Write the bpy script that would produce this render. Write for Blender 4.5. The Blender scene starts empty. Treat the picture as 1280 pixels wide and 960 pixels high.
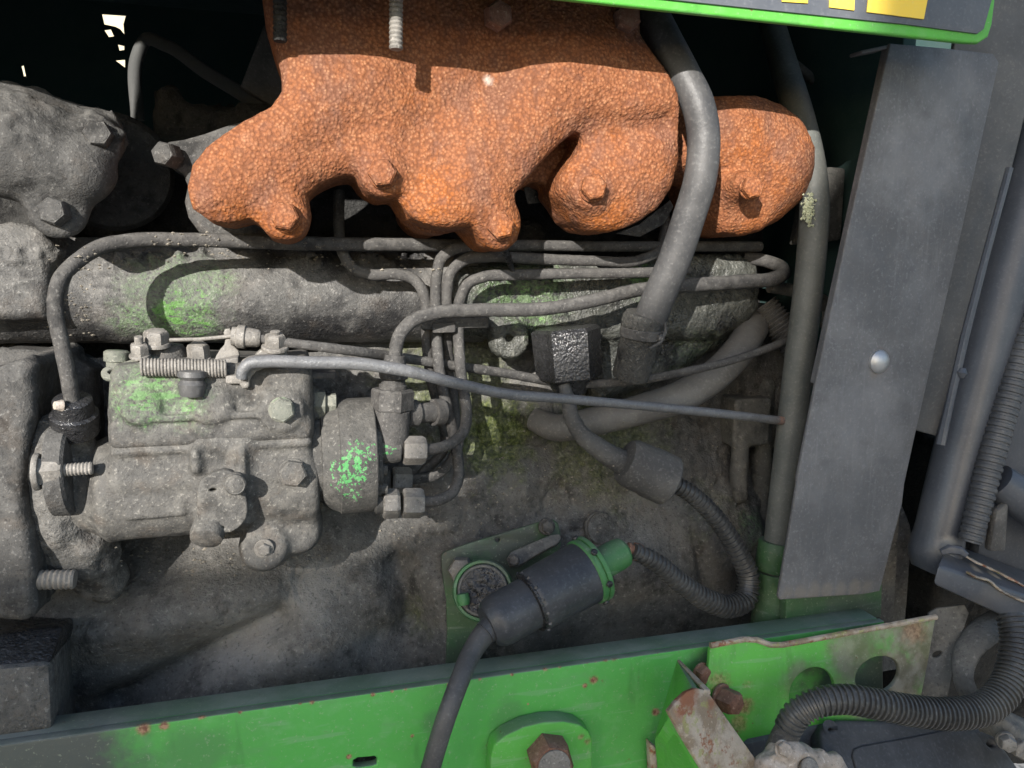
import bpy, bmesh, math, random
import numpy as np
from mathutils import Vector, Matrix
random.seed(4)
C = bpy.context.scene.collection
R = math.radians

# ------------------------------------------------------------------ camera
YAW, PITCH, FPX, DIST = R(15.2), R(8.2), 960.0, 0.48
fwd = Vector((math.sin(YAW)*math.cos(PITCH), math.cos(YAW)*math.cos(PITCH), -math.sin(PITCH)))
rgt = Vector((math.cos(YAW), -math.sin(YAW), 0))
upv = rgt.cross(fwd)
CAM = -fwd*DIST
cd = bpy.data.cameras.new('camera'); cam = bpy.data.objects.new('camera', cd); C.objects.link(cam)
cd.sensor_width = 36; cd.lens = FPX/1280*36; cd.clip_start = 0.01; cd.clip_end = 500
m = Matrix((rgt, upv, -fwd)).transposed().to_4x4(); m.translation = CAM
cam.matrix_world = m
bpy.context.scene.camera = cam

# ------------------------------------------------------------------ light
SUN = Vector((0.52, 0.85, -0.345)).normalized()          # direction the sunlight travels
w = bpy.data.worlds.new('World'); bpy.context.scene.world = w; w.use_nodes = True
nt = w.node_tree; nt.nodes.clear()
sky = nt.nodes.new('ShaderNodeTexSky'); sky.sky_type = 'NISHITA'; sky.sun_disc = False
sky.sun_elevation = math.asin(-SUN.z); sky.sun_rotation = math.atan2(-SUN.x, -SUN.y)
sky.dust_density = 1.0; sky.ozone_density = 1.4
bg = nt.nodes.new('ShaderNodeBackground'); bg.inputs[1].default_value = 0.118
wo = nt.nodes.new('ShaderNodeOutputWorld')
nt.links.new(sky.outputs[0], bg.inputs[0]); nt.links.new(bg.outputs[0], wo.inputs[0])
sd = bpy.data.lights.new('sun', 'SUN'); so = bpy.data.objects.new('sun', sd); C.objects.link(so)
sd.energy = 4.3; sd.angle = R(0.5); sd.color = (1.0, 0.95, 0.89)
so.rotation_euler = SUN.to_track_quat('-Z', 'Y').to_euler(); so.location = -SUN*6
vs = bpy.context.scene.view_settings
vs.view_transform = 'Standard'; vs.look = 'None'; vs.gamma = 1; vs.use_curve_mapping = False
vs.exposure = 1.35

# ------------------------------------------------------------------ mapping from the photograph to places
def ray(px, py): return rgt*((px-640)/FPX) + upv*((480-py)/FPX) + fwd
def P(px, py, Y):
    d = ray(px, py); return CAM + d*((Y-CAM.y)/d.y)
def PP(px, py, plane):
    o, n = plane; d = ray(px, py); return CAM + d*((o-CAM).dot(n)/d.dot(n))
def mpp(px, py, Y):
    d = ray(px, py); return (Y-CAM.y)/d.y/FPX
def plane3(a, b, c):
    a, b, c = P(*a), P(*b), P(*c); n = (b-a).cross(c-a).normalized()
    if n.dot(a-CAM) > 0: n = -n
    return (a, n)
def flat(Y): return (Vector((0, Y, 0)), Vector((0, -1, 0)))

# ------------------------------------------------------------------ node materials
class NB:
    def __init__(s, name):
        s.m = bpy.data.materials.new(name); s.m.use_nodes = True
        s.t = s.m.node_tree; s.b = s.t.nodes['Principled BSDF']
        s.pos = s.n('ShaderNodeNewGeometry').outputs['Position']
    def n(s, k): return s.t.nodes.new(k)
    def l(s, a, b): s.t.links.new(a, b)
    def setin(s, sock, v):
        if hasattr(v, 'links') or isinstance(v, bpy.types.NodeSocket): s.l(v, sock)
        else: sock.default_value = v
    def math(s, op, a, b=0.0, c=None):
        x = s.n('ShaderNodeMath'); x.operation = op; s.setin(x.inputs[0], a); s.setin(x.inputs[1], b)
        if c is not None: s.setin(x.inputs[2], c)
        return x.outputs[0]
    def noise(s, sc, det=3, rough=.55, stretch=None, off=0):
        v = s.pos
        if stretch or off:
            mp = s.n('ShaderNodeMapping'); s.l(v, mp.inputs[0])
            if stretch: mp.inputs['Scale'].default_value = stretch
            mp.inputs['Location'].default_value = (off, off*.7, off*1.3); v = mp.outputs[0]
        x = s.n('ShaderNodeTexNoise'); s.l(v, x.inputs['Vector']); x.inputs['Scale'].default_value = sc
        x.inputs['Detail'].default_value = det; x.inputs['Roughness'].default_value = rough
        return x.outputs['Fac']
    def voro(s, sc, feat='F1', smooth=False):
        x = s.n('ShaderNodeTexVoronoi'); s.l(s.pos, x.inputs['Vector']); x.inputs['Scale'].default_value = sc
        x.feature = feat
        return x.outputs['Distance']
    def ramp(s, v, lo, hi):
        x = s.n('ShaderNodeMapRange'); x.interpolation_type = 'SMOOTHSTEP'
        s.setin(x.inputs[0], v); x.inputs[1].default_value = lo; x.inputs[2].default_value = hi
        return x.outputs[0]
    def mix(s, f, a, b):
        x = s.n('ShaderNodeMix'); x.data_type = 'RGBA'
        s.setin(x.inputs[0], f)
        for k, v in ((6, a), (7, b)):
            if isinstance(v, tuple): x.inputs[k].default_value = (*v, 1)
            else: s.l(v, x.inputs[k])
        return x.outputs[2]
    def patch(s, pts, wob=.35, nsc=120):
        """mask: 1 inside spots given as (point, radius m, strength)"""
        nz = s.noise(nsc, 4, .65, off=3.3); tot = None
        for p, r, k in pts:
            d = s.n('ShaderNodeVectorMath'); d.operation = 'DISTANCE'; s.l(s.pos, d.inputs[0]); d.inputs[1].default_value = p
            q = s.math('DIVIDE', d.outputs['Value'], r)
            q = s.math('ADD', q, s.math('MULTIPLY', s.math('SUBTRACT', nz, .5), wob*4))
            q = s.math('MULTIPLY', s.ramp(q, 1.15, .35), k)
            tot = q if tot is None else s.math('MAXIMUM', tot, q)
        return tot
    def up(s, lo=.2, hi=.9):
        x = s.n('ShaderNodeSeparateXYZ'); s.l(s.n('ShaderNodeNewGeometry').outputs['Normal'], x.inputs[0])
        return s.ramp(x.outputs[2], lo, hi)
    def grad(s, a, b):
        """0 at point a, 1 at point b"""
        d = Vector(b)-Vector(a); x = s.n('ShaderNodeVectorMath'); x.operation = 'DOT_PRODUCT'
        s.l(s.pos, x.inputs[0]); x.inputs[1].default_value = d/d.length_squared
        return s.math('SUBTRACT', x.outputs['Value'], Vector(a).dot(d)/d.length_squared)
    def finish(s, col, rough, heights, metallic=0.0, spec=.5, bstr=1.0):
        s.setin(s.b.inputs['Base Color'], (*col, 1) if isinstance(col, tuple) else col)
        s.setin(s.b.inputs['Roughness'], rough); s.b.inputs['Metallic'].default_value = metallic
        s.b.inputs['Specular IOR Level'].default_value = spec
        h = None
        for v, a in heights:
            q = s.math('MULTIPLY', v, a); h = q if h is None else s.math('ADD', h, q)
        if h is not None:
            bp = s.n('ShaderNodeBump'); bp.inputs['Distance'].default_value = 1.0; bp.inputs['Strength'].default_value = bstr
            s.l(h, bp.inputs['Height']); s.l(bp.outputs[0], s.b.inputs['Normal'])
        return s.m

def grime(name, base=(.13, .125, .118), dark=(.03, .03, .03), dust=(.24, .225, .20), green=None, gpts=None,
          bump=1.0, rough=.72, darkamt=.5, dustamt=.5, oil=0.0, brown=0.0, gcol=(.075, .27, .05), grain=420, moss=None, dpts=None, sheen_dust_pts=None, hard=False, spec=.18):
    s = NB(name)
    big = s.noise(38, 5, .6); mid = s.noise(150, 4, .65, off=1.7); fine = s.noise(grain, 3, .6, off=5.1)
    dk = s.math('MULTIPLY', s.ramp(s.math('ADD', s.math('MULTIPLY', big, .7), s.math('MULTIPLY', mid, .3)), .50, .36), min(1, darkamt*1.5))
    col = s.mix(dk, base, dark)
    if sheen_dust_pts: col = s.mix(s.patch(sheen_dust_pts, .3, 60), col, dust)  # dust colour here also paints the lower wall's soft sheen
    if dpts:
        wet_shade = s.patch(dpts, .3, 55); col = s.mix(wet_shade, col, dark)
    if brown: col = s.mix(s.math('MULTIPLY', s.ramp(s.noise(60, 4, .6, off=9), .5, .68), brown), col, (.17, .115, .07))
    if gpts:
        pm_ = s.patch(gpts, .15 if hard else .35)
        if hard:
            fl = s.noise(430, 3, .65, off=4.4); gm = s.ramp(s.math('ADD', s.math('MULTIPLY', pm_, .34), fl), .82, .87)
        else:
            fl = s.noise(170, 5, .72, stretch=(.6, 1, 1.3), off=4.4)
            gm = s.math('MAXIMUM', s.math('MULTIPLY', pm_, s.math('MULTIPLY', s.ramp(fine, .36, .6), .55)), s.math('MULTIPLY', s.ramp(s.math('ADD', s.math('MULTIPLY', pm_, .42), fl), .80, .86), .8))
        col = s.mix(gm, col, s.mix(s.ramp(mid, .35, .65), gcol, tuple(c*1.25 for c in gcol)))
    if moss: col = s.mix(s.patch(moss, .5, 90), col, s.mix(s.ramp(fine, .4, .6), (.035, .05, .013), (.095, .115, .03)))
    if dpts: dustamt = s.math('MULTIPLY', s.math('SUBTRACT', 1.0, s.math('MULTIPLY', wet_shade, .85)), dustamt)
    du = s.math('MULTIPLY', s.math('ADD', s.math('MULTIPLY', s.up(.0, .95), .55), s.math('MULTIPLY', s.ramp(mid, .42, .7), .6)), dustamt)
    col = s.mix(du, col, dust)
    sp = s.ramp(fine, .58, .70)
    col = s.mix(s.math('MULTIPLY', sp, s.math('MULTIPLY_ADD', dustamt, .55, .12)), col, tuple(min(1, c*1.5) for c in dust))
    col = s.mix(s.math('MULTIPLY', s.ramp(fine, .43, .30), .5), col, tuple(c*.8 for c in dark))
    rg = s.math('SUBTRACT', rough, s.math('MULTIPLY', s.ramp(s.noise(70, 3, .6, off=2.2), .45, .6), oil)) if oil else rough
    if dpts: rg = s.math('SUBTRACT', rg, s.math('MULTIPLY', wet_shade, .25))
    return s.finish(col, rg, [(fine, .0008*bump), (mid, .00028*bump), (s.noise(grain*1.7, 2, .6, off=8), .0006*bump)], spec=spec)

def rusty(name, marks):
    s = NB(name)
    v = s.voro(570); big = s.noise(24, 4, .6); mid = s.noise(110, 4, .6, off=3); fine = s.noise(330, 3, .65, off=7); g2 = s.noise(520, 2, .55, off=19)
    x = s.n('ShaderNodeSeparateXYZ'); s.l(s.pos, x.inputs[0])
    hue = s.ramp(s.math('ADD', big, s.math('MULTIPLY', s.math('SUBTRACT', x.outputs[2], .115), -3.6)), .40, .72)
    col = s.mix(hue, (.205, .076, .032), (.25, .075, .014))
    col = s.mix(s.math('MULTIPLY', s.ramp(mid, .48, .70), .40), col, (.25, .122, .068))
    col = s.mix(s.math('MULTIPLY', s.ramp(mid, .45, .28), .65), col, (.15, .067, .043))
    col = s.mix(s.math('MULTIPLY', s.ramp(s.noise(42, 5, .7, stretch=(1, 1, .6), off=17), .48, .64), .7), col, (.135, .066, .044))
    col = s.mix(s.math('MULTIPLY', s.ramp(v, .38, .75), .55), col, (.085, .03, .014))
    col = s.mix(s.math('MULTIPLY', s.ramp(g2, .47, .33), .55), col, (.12, .048, .026))
    col = s.mix(s.math('MULTIPLY', s.ramp(v, .48, .12), s.math('MULTIPLY', s.ramp(fine, .38, .66), .48)), col, (.41, .22, .115))
    if marks: col = s.mix(s.patch(marks, .22, 160), col, (.46, .41, .36))
    return s.finish(col, .78, [(v, -.0005), (fine, .0007), (g2, .0007), (mid, .0005)], spec=.2)

def painted(name, col=(.06, .34, .045), dirt=(.06, .068, .055), rustpts=None, dirtramp=None, dirt_shade_pts=None, dull=.5, rough=.45, rustamt=.25, updirt=.75, palepts=None):
    s = NB(name)
    big = s.noise(22, 5, .62); mid = s.noise(110, 4, .6, off=2); fine = s.noise(520, 3, .6, off=6)
    c = s.mix(s.math('MULTIPLY', s.ramp(big, .40, .62), dull), col, tuple(v*.72+.012 for v in col))
    c = s.mix(s.math('MULTIPLY', s.ramp(mid, .52, .72), .35), c, tuple(v*.8+.08 for v in col))
    c = s.mix(s.math('MULTIPLY', s.ramp(s.noise(55, 5, .7, stretch=(.5, 1, 1.6), off=12), .50, .74), .45), c, tuple(v*.55+.07 for v in col))
    c = s.mix(s.math('MULTIPLY', s.ramp(s.noise(75, 2, .5, stretch=(.25, 1, 3.2), off=15), .63, .67), .30), c, tuple(v*.5+.16 for v in col))
    c = s.mix(s.math('MULTIPLY', s.ramp(s.noise(30, 4, .65, stretch=(2.4, 1, .45), off=23), .56, .72), .40), c, tuple(v*.42+.01 for v in col))
    if palepts: c = s.mix(s.patch(palepts, .4, 70), c, s.mix(s.ramp(mid, .35, .65), (.11, .085, .06), (.21, .18, .145)))
    if dirt_shade_pts: c = s.mix(s.patch(dirt_shade_pts, .5, 60), c, dirt)
    if dirtramp:
        g = s.math('ADD', s.grad(*dirtramp), s.math('MULTIPLY', s.math('SUBTRACT', s.noise(45, 5, .7, off=8), .5), 1.1))
        c = s.mix(s.ramp(g, .95, .15), c, dirt)
    c = s.mix(s.math('MULTIPLY', s.up(.55, .95), updirt), c, s.mix(s.ramp(big, .4, .6), (.10, .125, .105), (.165, .18, .165)))
    c = s.mix(s.math('MULTIPLY', s.ramp(fine, .61, .70), .35), c, (.30, .33, .24))
    c = s.mix(s.math('MULTIPLY', s.ramp(s.noise(190, 2, .5, off=4), .73, .77), rustamt*3), c, (.14, .06, .03))
    if rustpts: c = s.mix(s.patch(rustpts, .3, 210), c, s.mix(s.ramp(fine, .4, .6), (.15, .055, .03), (.33, .19, .11)))
    return s.finish(c, s.math('ADD', rough, s.math('MULTIPLY', mid, .25)), [(fine, .00018), (mid, .0004)])

def plastic(name, col=(.045, .047, .05), rough=.5, dust=(.16, .16, .16), amt=.35, bump=.5, scratch=0.0, metallic=0.0, sc=260, stains=None, dents=0.0):
    s = NB(name)
    big = s.noise(26, 5, .65); mid = s.noise(sc*.4, 4, .6, off=2); fine = s.noise(sc*2, 3, .6, off=6)
    f = s.math('MULTIPLY', s.math('ADD', s.ramp(big, .35, .7), s.math('MULTIPLY', s.ramp(fine, .5, .7), .7)), amt)
    c = s.mix(f, col, dust)
    c = s.mix(s.math('MULTIPLY', s.up(.5, 1), amt*.6), c, dust)
    c = s.mix(s.math('MULTIPLY', s.ramp(fine, .62, .76), amt*.4), c, tuple(min(1, v*1.6) for v in dust))
    if scratch:
        st = s.noise(60, 3, .6, stretch=(6, 1, .45), off=1)
        c = s.mix(s.math('MULTIPLY', s.ramp(st, .56, .72), scratch), c, tuple(v*1.3 for v in dust))
    for pts, cc in (stains or ()): c = s.mix(s.patch(pts, .35, 90), c, cc)
    return s.finish(c, s.math('ADD', rough-.08, s.math('MULTIPLY', mid, .22)), [(fine, .00035*bump), (mid, .0005*bump), (s.noise(22, 2, .5, off=31), dents)], metallic=metallic, spec=.4)

# ------------------------------------------------------------------ mesh helpers
def mk(name, V, F, mat, parent=None, sharp=40, origin='base'):
    V = np.asarray([tuple(v) for v in V], dtype=np.float64) if not isinstance(V, np.ndarray) else V.astype(np.float64)
    lo, hi = V.min(0), V.max(0); o = (lo+hi)/2
    if parent is None and origin == 'base': o[2] = lo[2]
    me = bpy.data.meshes.new(name); me.from_pydata((V-o).tolist(), [], F if isinstance(F, list) else F.tolist())
    me.update(); me.materials.append(mat)
    me.polygons.foreach_set('use_smooth', [True]*len(me.polygons))
    if sharp < 180: me.set_sharp_from_angle(angle=R(sharp))
    ob = bpy.data.objects.new(name, me); C.objects.link(ob)
    put(ob, Vector(o), parent); return ob
def wloc(o):
    v = Vector((0, 0, 0))
    while o: v = v + Vector(o.location); o = o.parent
    return v
def put(ob, loc, parent):
    if parent is not None: ob.parent = parent; loc = loc - wloc(parent)
    ob.location = loc
def tag(o, label, cat, group=None, kind=None):
    o['label'] = label; o['category'] = cat
    if group: o['group'] = group
    if kind: o['kind'] = kind
    return o
def thing(name, label, cat, loc, group=None):
    o = bpy.data.objects.new(name, None); C.objects.link(o); o.location = loc; o.empty_display_size = .02
    return tag(o, label, cat, group)

def frame(ax):
    ax = ax.normalized(); t = Vector((0, 0, 1)) if abs(ax.z) < .9 else Vector((1, 0, 0))
    u = t.cross(ax).normalized(); return u, ax.cross(u)
def lathe_v(p0, p1, prof, seg=28, rot=0.0, caps=True):
    """prof: (fraction along p0-p1, radius)"""
    ax = p1-p0; u, v = frame(ax); V = []; F = []
    for t, r in prof:
        c = p0+ax*t
        for k in range(seg):
            a = rot+2*math.pi*k/seg; V.append(c+u*(r*math.cos(a))+v*(r*math.sin(a)))
    n = len(prof)
    for i in range(n-1):
        for k in range(seg):
            F.append([i*seg+k, i*seg+(k+1) % seg, (i+1)*seg+(k+1) % seg, (i+1)*seg+k])
    if caps: F.append(list(range(seg))[::-1]); F.append([(n-1)*seg+k for k in range(seg)])
    return V, F
def lathe(name, p0, p1, prof, mat, parent=None, seg=28, rot=0.0, sharp=40):
    V, F = lathe_v(p0, p1, prof, seg, rot); return mk(name, V, F, mat, parent, sharp)
def spline(pts, n):
    pts = [np.array(p, float) for p in pts]; q = [2*pts[0]-pts[1]]+pts+[2*pts[-1]-pts[-2]]; out = []
    L = [np.linalg.norm(pts[i+1][:3]-pts[i][:3]) for i in range(len(pts)-1)]; T = sum(L)
    for i in range(1, len(q)-2):
        k = max(2, int(round(n*L[i-1]/T)))
        for j in range(k):
            t = j/k; a, b, c, d = q[i-1], q[i], q[i+1], q[i+2]
            # centripetal-like: limit tangents by neighbouring length
            l1 = np.linalg.norm(b[:3]-a[:3])+1e-9; l2 = np.linalg.norm(c[:3]-b[:3])+1e-9; l3 = np.linalg.norm(d[:3]-c[:3])+1e-9
            m1 = l2*((c-b)/l2*l1+(b-a)/l1*l2)/(l1+l2); m2 = l2*((d-c)/l3*l2+(c-b)/l2*l3)/(l2+l3)
            out.append((2*t**3-3*t*t+1)*b+(t**3-2*t*t+t)*m1+(-2*t**3+3*t*t)*c+(t**3-t*t)*m2)
    out.append(pts[-1]); return out
def sweep(pts, rad, seg=14, caps=True, flatten=1.0, nz=0.0, seed=0):
    pts = [Vector(p[:3]) for p in pts]; n = len(pts); V = []; F = []; rnd = random.Random(seed)
    u = None
    for i in range(n):
        t = (pts[min(i+1, n-1)]-pts[max(i-1, 0)]).normalized()
        if u is None: u, _ = frame(t)
        u = (u-t*u.dot(t)).normalized(); v = t.cross(u)
        for k in range(seg):
            a = 2*math.pi*k/seg; r = rad[i]*(1+(rnd.random()-.5)*nz)
            V.append(pts[i]+u*(r*math.cos(a))+v*(r*flatten*math.sin(a)))
    for i in range(n-1):
        for k in range(seg):
            F.append([i*seg+k, i*seg+(k+1) % seg, (i+1)*seg+(k+1) % seg, (i+1)*seg+k])
    if caps: F.append(list(range(seg))[::-1]); F.append([(n-1)*seg+k for k in range(seg)])
    return V, F
def px_path(pts):
    """(px, py, Y, radius in px) -> x, y, z, r in metres"""
    return [(*P(a, b, y), r*mpp(a, b, y)) for a, b, y, r in pts]
def tube(name, pts, mat, parent=None, n=60, seg=16, nz=0.0, sharp=50, seed=0):
    q = spline(px_path(pts), n); V, F = sweep(q, [p[3] for p in q], seg, nz=nz, seed=seed)
    return mk(name, V, F, mat, parent, sharp)
def ribbed(name, pts, mat, pitch, depth, parent=None, seg=20, duty=.55):
    """corrugated conduit: real ridges along the path"""
    q = spline(px_path(pts), 500); d = [0]
    for i in range(1, len(q)): d.append(d[-1]+np.linalg.norm(q[i][:3]-q[i-1][:3]))
    tot = d[-1]; k = int(tot/pitch); pr = [(0, 0), (.12, 1), (duty-.1, 1), (duty+.02, 0), (.98, 0)]; S = []; rr = []
    qa = np.array(q)
    for i in range(k):
        for f, h in pr:
            s = (i+f)/k*tot; x = [np.interp(s, d, qa[:, c]) for c in range(4)]
            S.append(x[:3]); rr.append(x[3]*(1-depth*(1-h)))
    V, F = sweep(S, rr, seg); return mk(name, V, F, mat, parent, 35)

MESHES = {}
def bolt(name, c, ax, af, h, mat, parent, washer=1.3, wh=.25, rot=0.0, seg=6, tip=0.0, dome=False):
    """hex head: shared mesh built along +Z, base at the origin"""
    key = (round(af, 4), round(h, 4), round(washer, 2), round(wh, 2), seg, round(tip, 4), mat.name, dome)
    if key not in MESHES:
        r = af/math.sqrt(3); V = []; F = []
        def add(v, f):
            b = len(V); V.extend(v); F.extend([[i+b for i in q] for q in f])
        if washer > 0: add(*lathe_v(Vector((0, 0, 0)), Vector((0, 0, h*wh)), [(0, af/2*washer), (.7, af/2*washer), (1, af/2*washer*.95)], 24))
        z0 = h*wh if washer > 0 else 0
        if dome: add(*lathe_v(Vector((0, 0, z0)), Vector((0, 0, h)), [(0, af/2), (.3, af/2*.97), (.6, af/2*.8), (.85, af/2*.5), (1, af/2*.12)], 20))
        else:
            add(*lathe_v(Vector((0, 0, z0)), Vector((0, 0, h)), [(0, r), (.78, r), (1, r*.86)], seg))
            add(*lathe_v(Vector((0, 0, h*.97)), Vector((0, 0, h*1.06)), [(0, af/2*.86), (.6, af/2*.8), (1, af/2*.6)], 18))
        if tip: add(*lathe_v(Vector((0, 0, h)), Vector((0, 0, h+tip)), [(i/16, af*.27*(1 if i % 2 else .86)) for i in range(17)], 14))
        me = bpy.data.meshes.new(name); me.from_pydata([tuple(v) for v in V], [], F); me.materials.append(mat)
        me.polygons.foreach_set('use_smooth', [True]*len(me.polygons)); me.set_sharp_from_angle(angle=R(32)); MESHES[key] = me
    ob = bpy.data.objects.new(name, MESHES[key]); C.objects.link(ob); put(ob, Vector(c), parent)
    ob.rotation_euler = (ax.normalized().to_track_quat('Z', 'Y') @ Matrix.Rotation(rot, 3, 'Z').to_quaternion()).to_euler(); return ob

def rounded(pts, it):
    for _ in range(it):
        q = []
        for i in range(len(pts)):
            a, b = pts[i], pts[(i+1) % len(pts)]
            q += [tuple(a[k]*.75+b[k]*.25 for k in range(2)), tuple(a[k]*.25+b[k]*.75 for k in range(2))]
        pts = q
    return pts
def plate(name, pts, plane, thick, mat, parent=None, bev=.001, holes=(), rnd=0, sharp=40, subdiv=0):
    """outline in photo pixels laid on a plane in space, thickness going back from it; holes cut through"""
    o, n = plane; zl = n; xl = (rgt-n*rgt.dot(n)).normalized(); yl = zl.cross(xl)
    cu = bpy.data.curves.new(name, 'CURVE'); cu.dimensions = '2D'; cu.fill_mode = 'BOTH'
    cu.bevel_depth = bev; cu.extrude = max(thick/2-bev, 0); cu.offset = -bev; cu.bevel_resolution = 2
    for lp in [rounded(pts, rnd)]+[list(h) for h in holes]:
        sp = cu.splines.new('POLY'); sp.points.add(len(lp)-1); sp.use_cyclic_u = True
        for q, a in zip(sp.points, lp):
            d = PP(a[0], a[1], plane)-o; q.co = (d.dot(xl), d.dot(yl), 0, 1)
    ob = bpy.data.objects.new(name, cu); C.objects.link(ob); bpy.context.view_layer.update()
    me = bpy.data.meshes.new_from_object(ob.evaluated_get(bpy.context.evaluated_depsgraph_get()))
    V = [o+xl*v.co.x+yl*v.co.y+zl*(v.co.z-thick/2) for v in me.vertices]; F = [list(p.vertices) for p in me.polygons]
    bpy.data.objects.remove(ob); bpy.data.curves.remove(cu); bpy.data.meshes.remove(me)
    bm = bmesh.new(); vs_ = [bm.verts.new(v) for v in V]
    for f in F:
        try: bm.faces.new([vs_[i] for i in f])
        except ValueError: pass
    bmesh.ops.remove_doubles(bm, verts=bm.verts, dist=1e-6); bmesh.ops.recalc_face_normals(bm, faces=bm.faces)
    bm.verts.index_update(); V = [v.co.copy() for v in bm.verts]; F = [[v.index for v in f.verts] for f in bm.faces]; bm.free()
    return mk(name, V, F, mat, parent, sharp)
def ell(cx, cy, rx, ry, n=28, a0=0):
    c, s = math.cos(a0), math.sin(a0)
    return [(cx+rx*math.cos(t)*c-ry*math.sin(t)*s, cy+rx*math.cos(t)*s+ry*math.sin(t)*c) for t in [2*math.pi*i/n for i in range(n)]]
def boxy(name, corners, mat, parent=None, bev=.002, seg=2):
    """eight corners: front quad then back quad, bevelled"""
    bm = bmesh.new(); v = [bm.verts.new(c) for c in corners]
    for f in ((0, 1, 2, 3), (7, 6, 5, 4), (0, 4, 5, 1), (1, 5, 6, 2), (2, 6, 7, 3), (3, 7, 4, 0)): bm.faces.new([v[i] for i in f])
    bmesh.ops.recalc_face_normals(bm, faces=bm.faces)
    if bev: bmesh.ops.bevel(bm, geom=bm.edges[:], offset=bev, segments=seg, profile=.5, affect='EDGES')
    bm.verts.index_update(); V = [x.co.copy() for x in bm.verts]; F = [[x.index for x in f.verts] for f in bm.faces]; bm.free()
    return mk(name, V, F, mat, parent, 35)
def quad_box(name, pts, Y, thick, mat, parent=None, bev=.002):
    """4 photo points on plane y=Y, straight back by thick"""
    a = [P(x, y, Y) for x, y in pts]; return boxy(name, a+[p+Vector((0, thick, 0)) for p in a], mat, parent, bev)

# ------------------------------------------------------------------ implicit (cast) shapes
def hash3(i, j, k, seed):
    h = (i*374761393+j*668265263+k*2147483647+seed*974711) & 0xffffffff
    h = ((h ^ (h >> 13))*1274126177) & 0xffffffff; h = h ^ (h >> 16)
    return (h & 0xffff)/65535.0
def vnoise(x, y, z, s, seed=0):
    x, y, z = np.broadcast_arrays(x*s, y*s, z*s)
    i, j, k = [np.floor(a).astype(np.int64) for a in (x, y, z)]; f = [a-b for a, b in zip((x, y, z), (i, j, k))]
    f = [t*t*(3-2*t) for t in f]; o = 0
    for a in (0, 1):
        for b in (0, 1):
            for c in (0, 1):
                o = o+hash3(i+a, j+b, k+c, seed)*(f[0] if a else 1-f[0])*(f[1] if b else 1-f[1])*(f[2] if c else 1-f[2])
    return o-.5
def fnoise(x, y, z, s, seed=0, oct=3):
    o = 0; a = 1
    for q in range(oct): o = o+vnoise(x, y, z, s, seed+q)*a; s *= 2.1; a *= .5
    return o
def smin(a, b, k):
    if k <= 0: return np.minimum(a, b)
    h = np.clip(.5+.5*(b-a)/k, 0, 1); return b*(1-h)+a*h-k*h*(1-h)
def scut(a, b, k): return -smin(-a, b, k)
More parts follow.
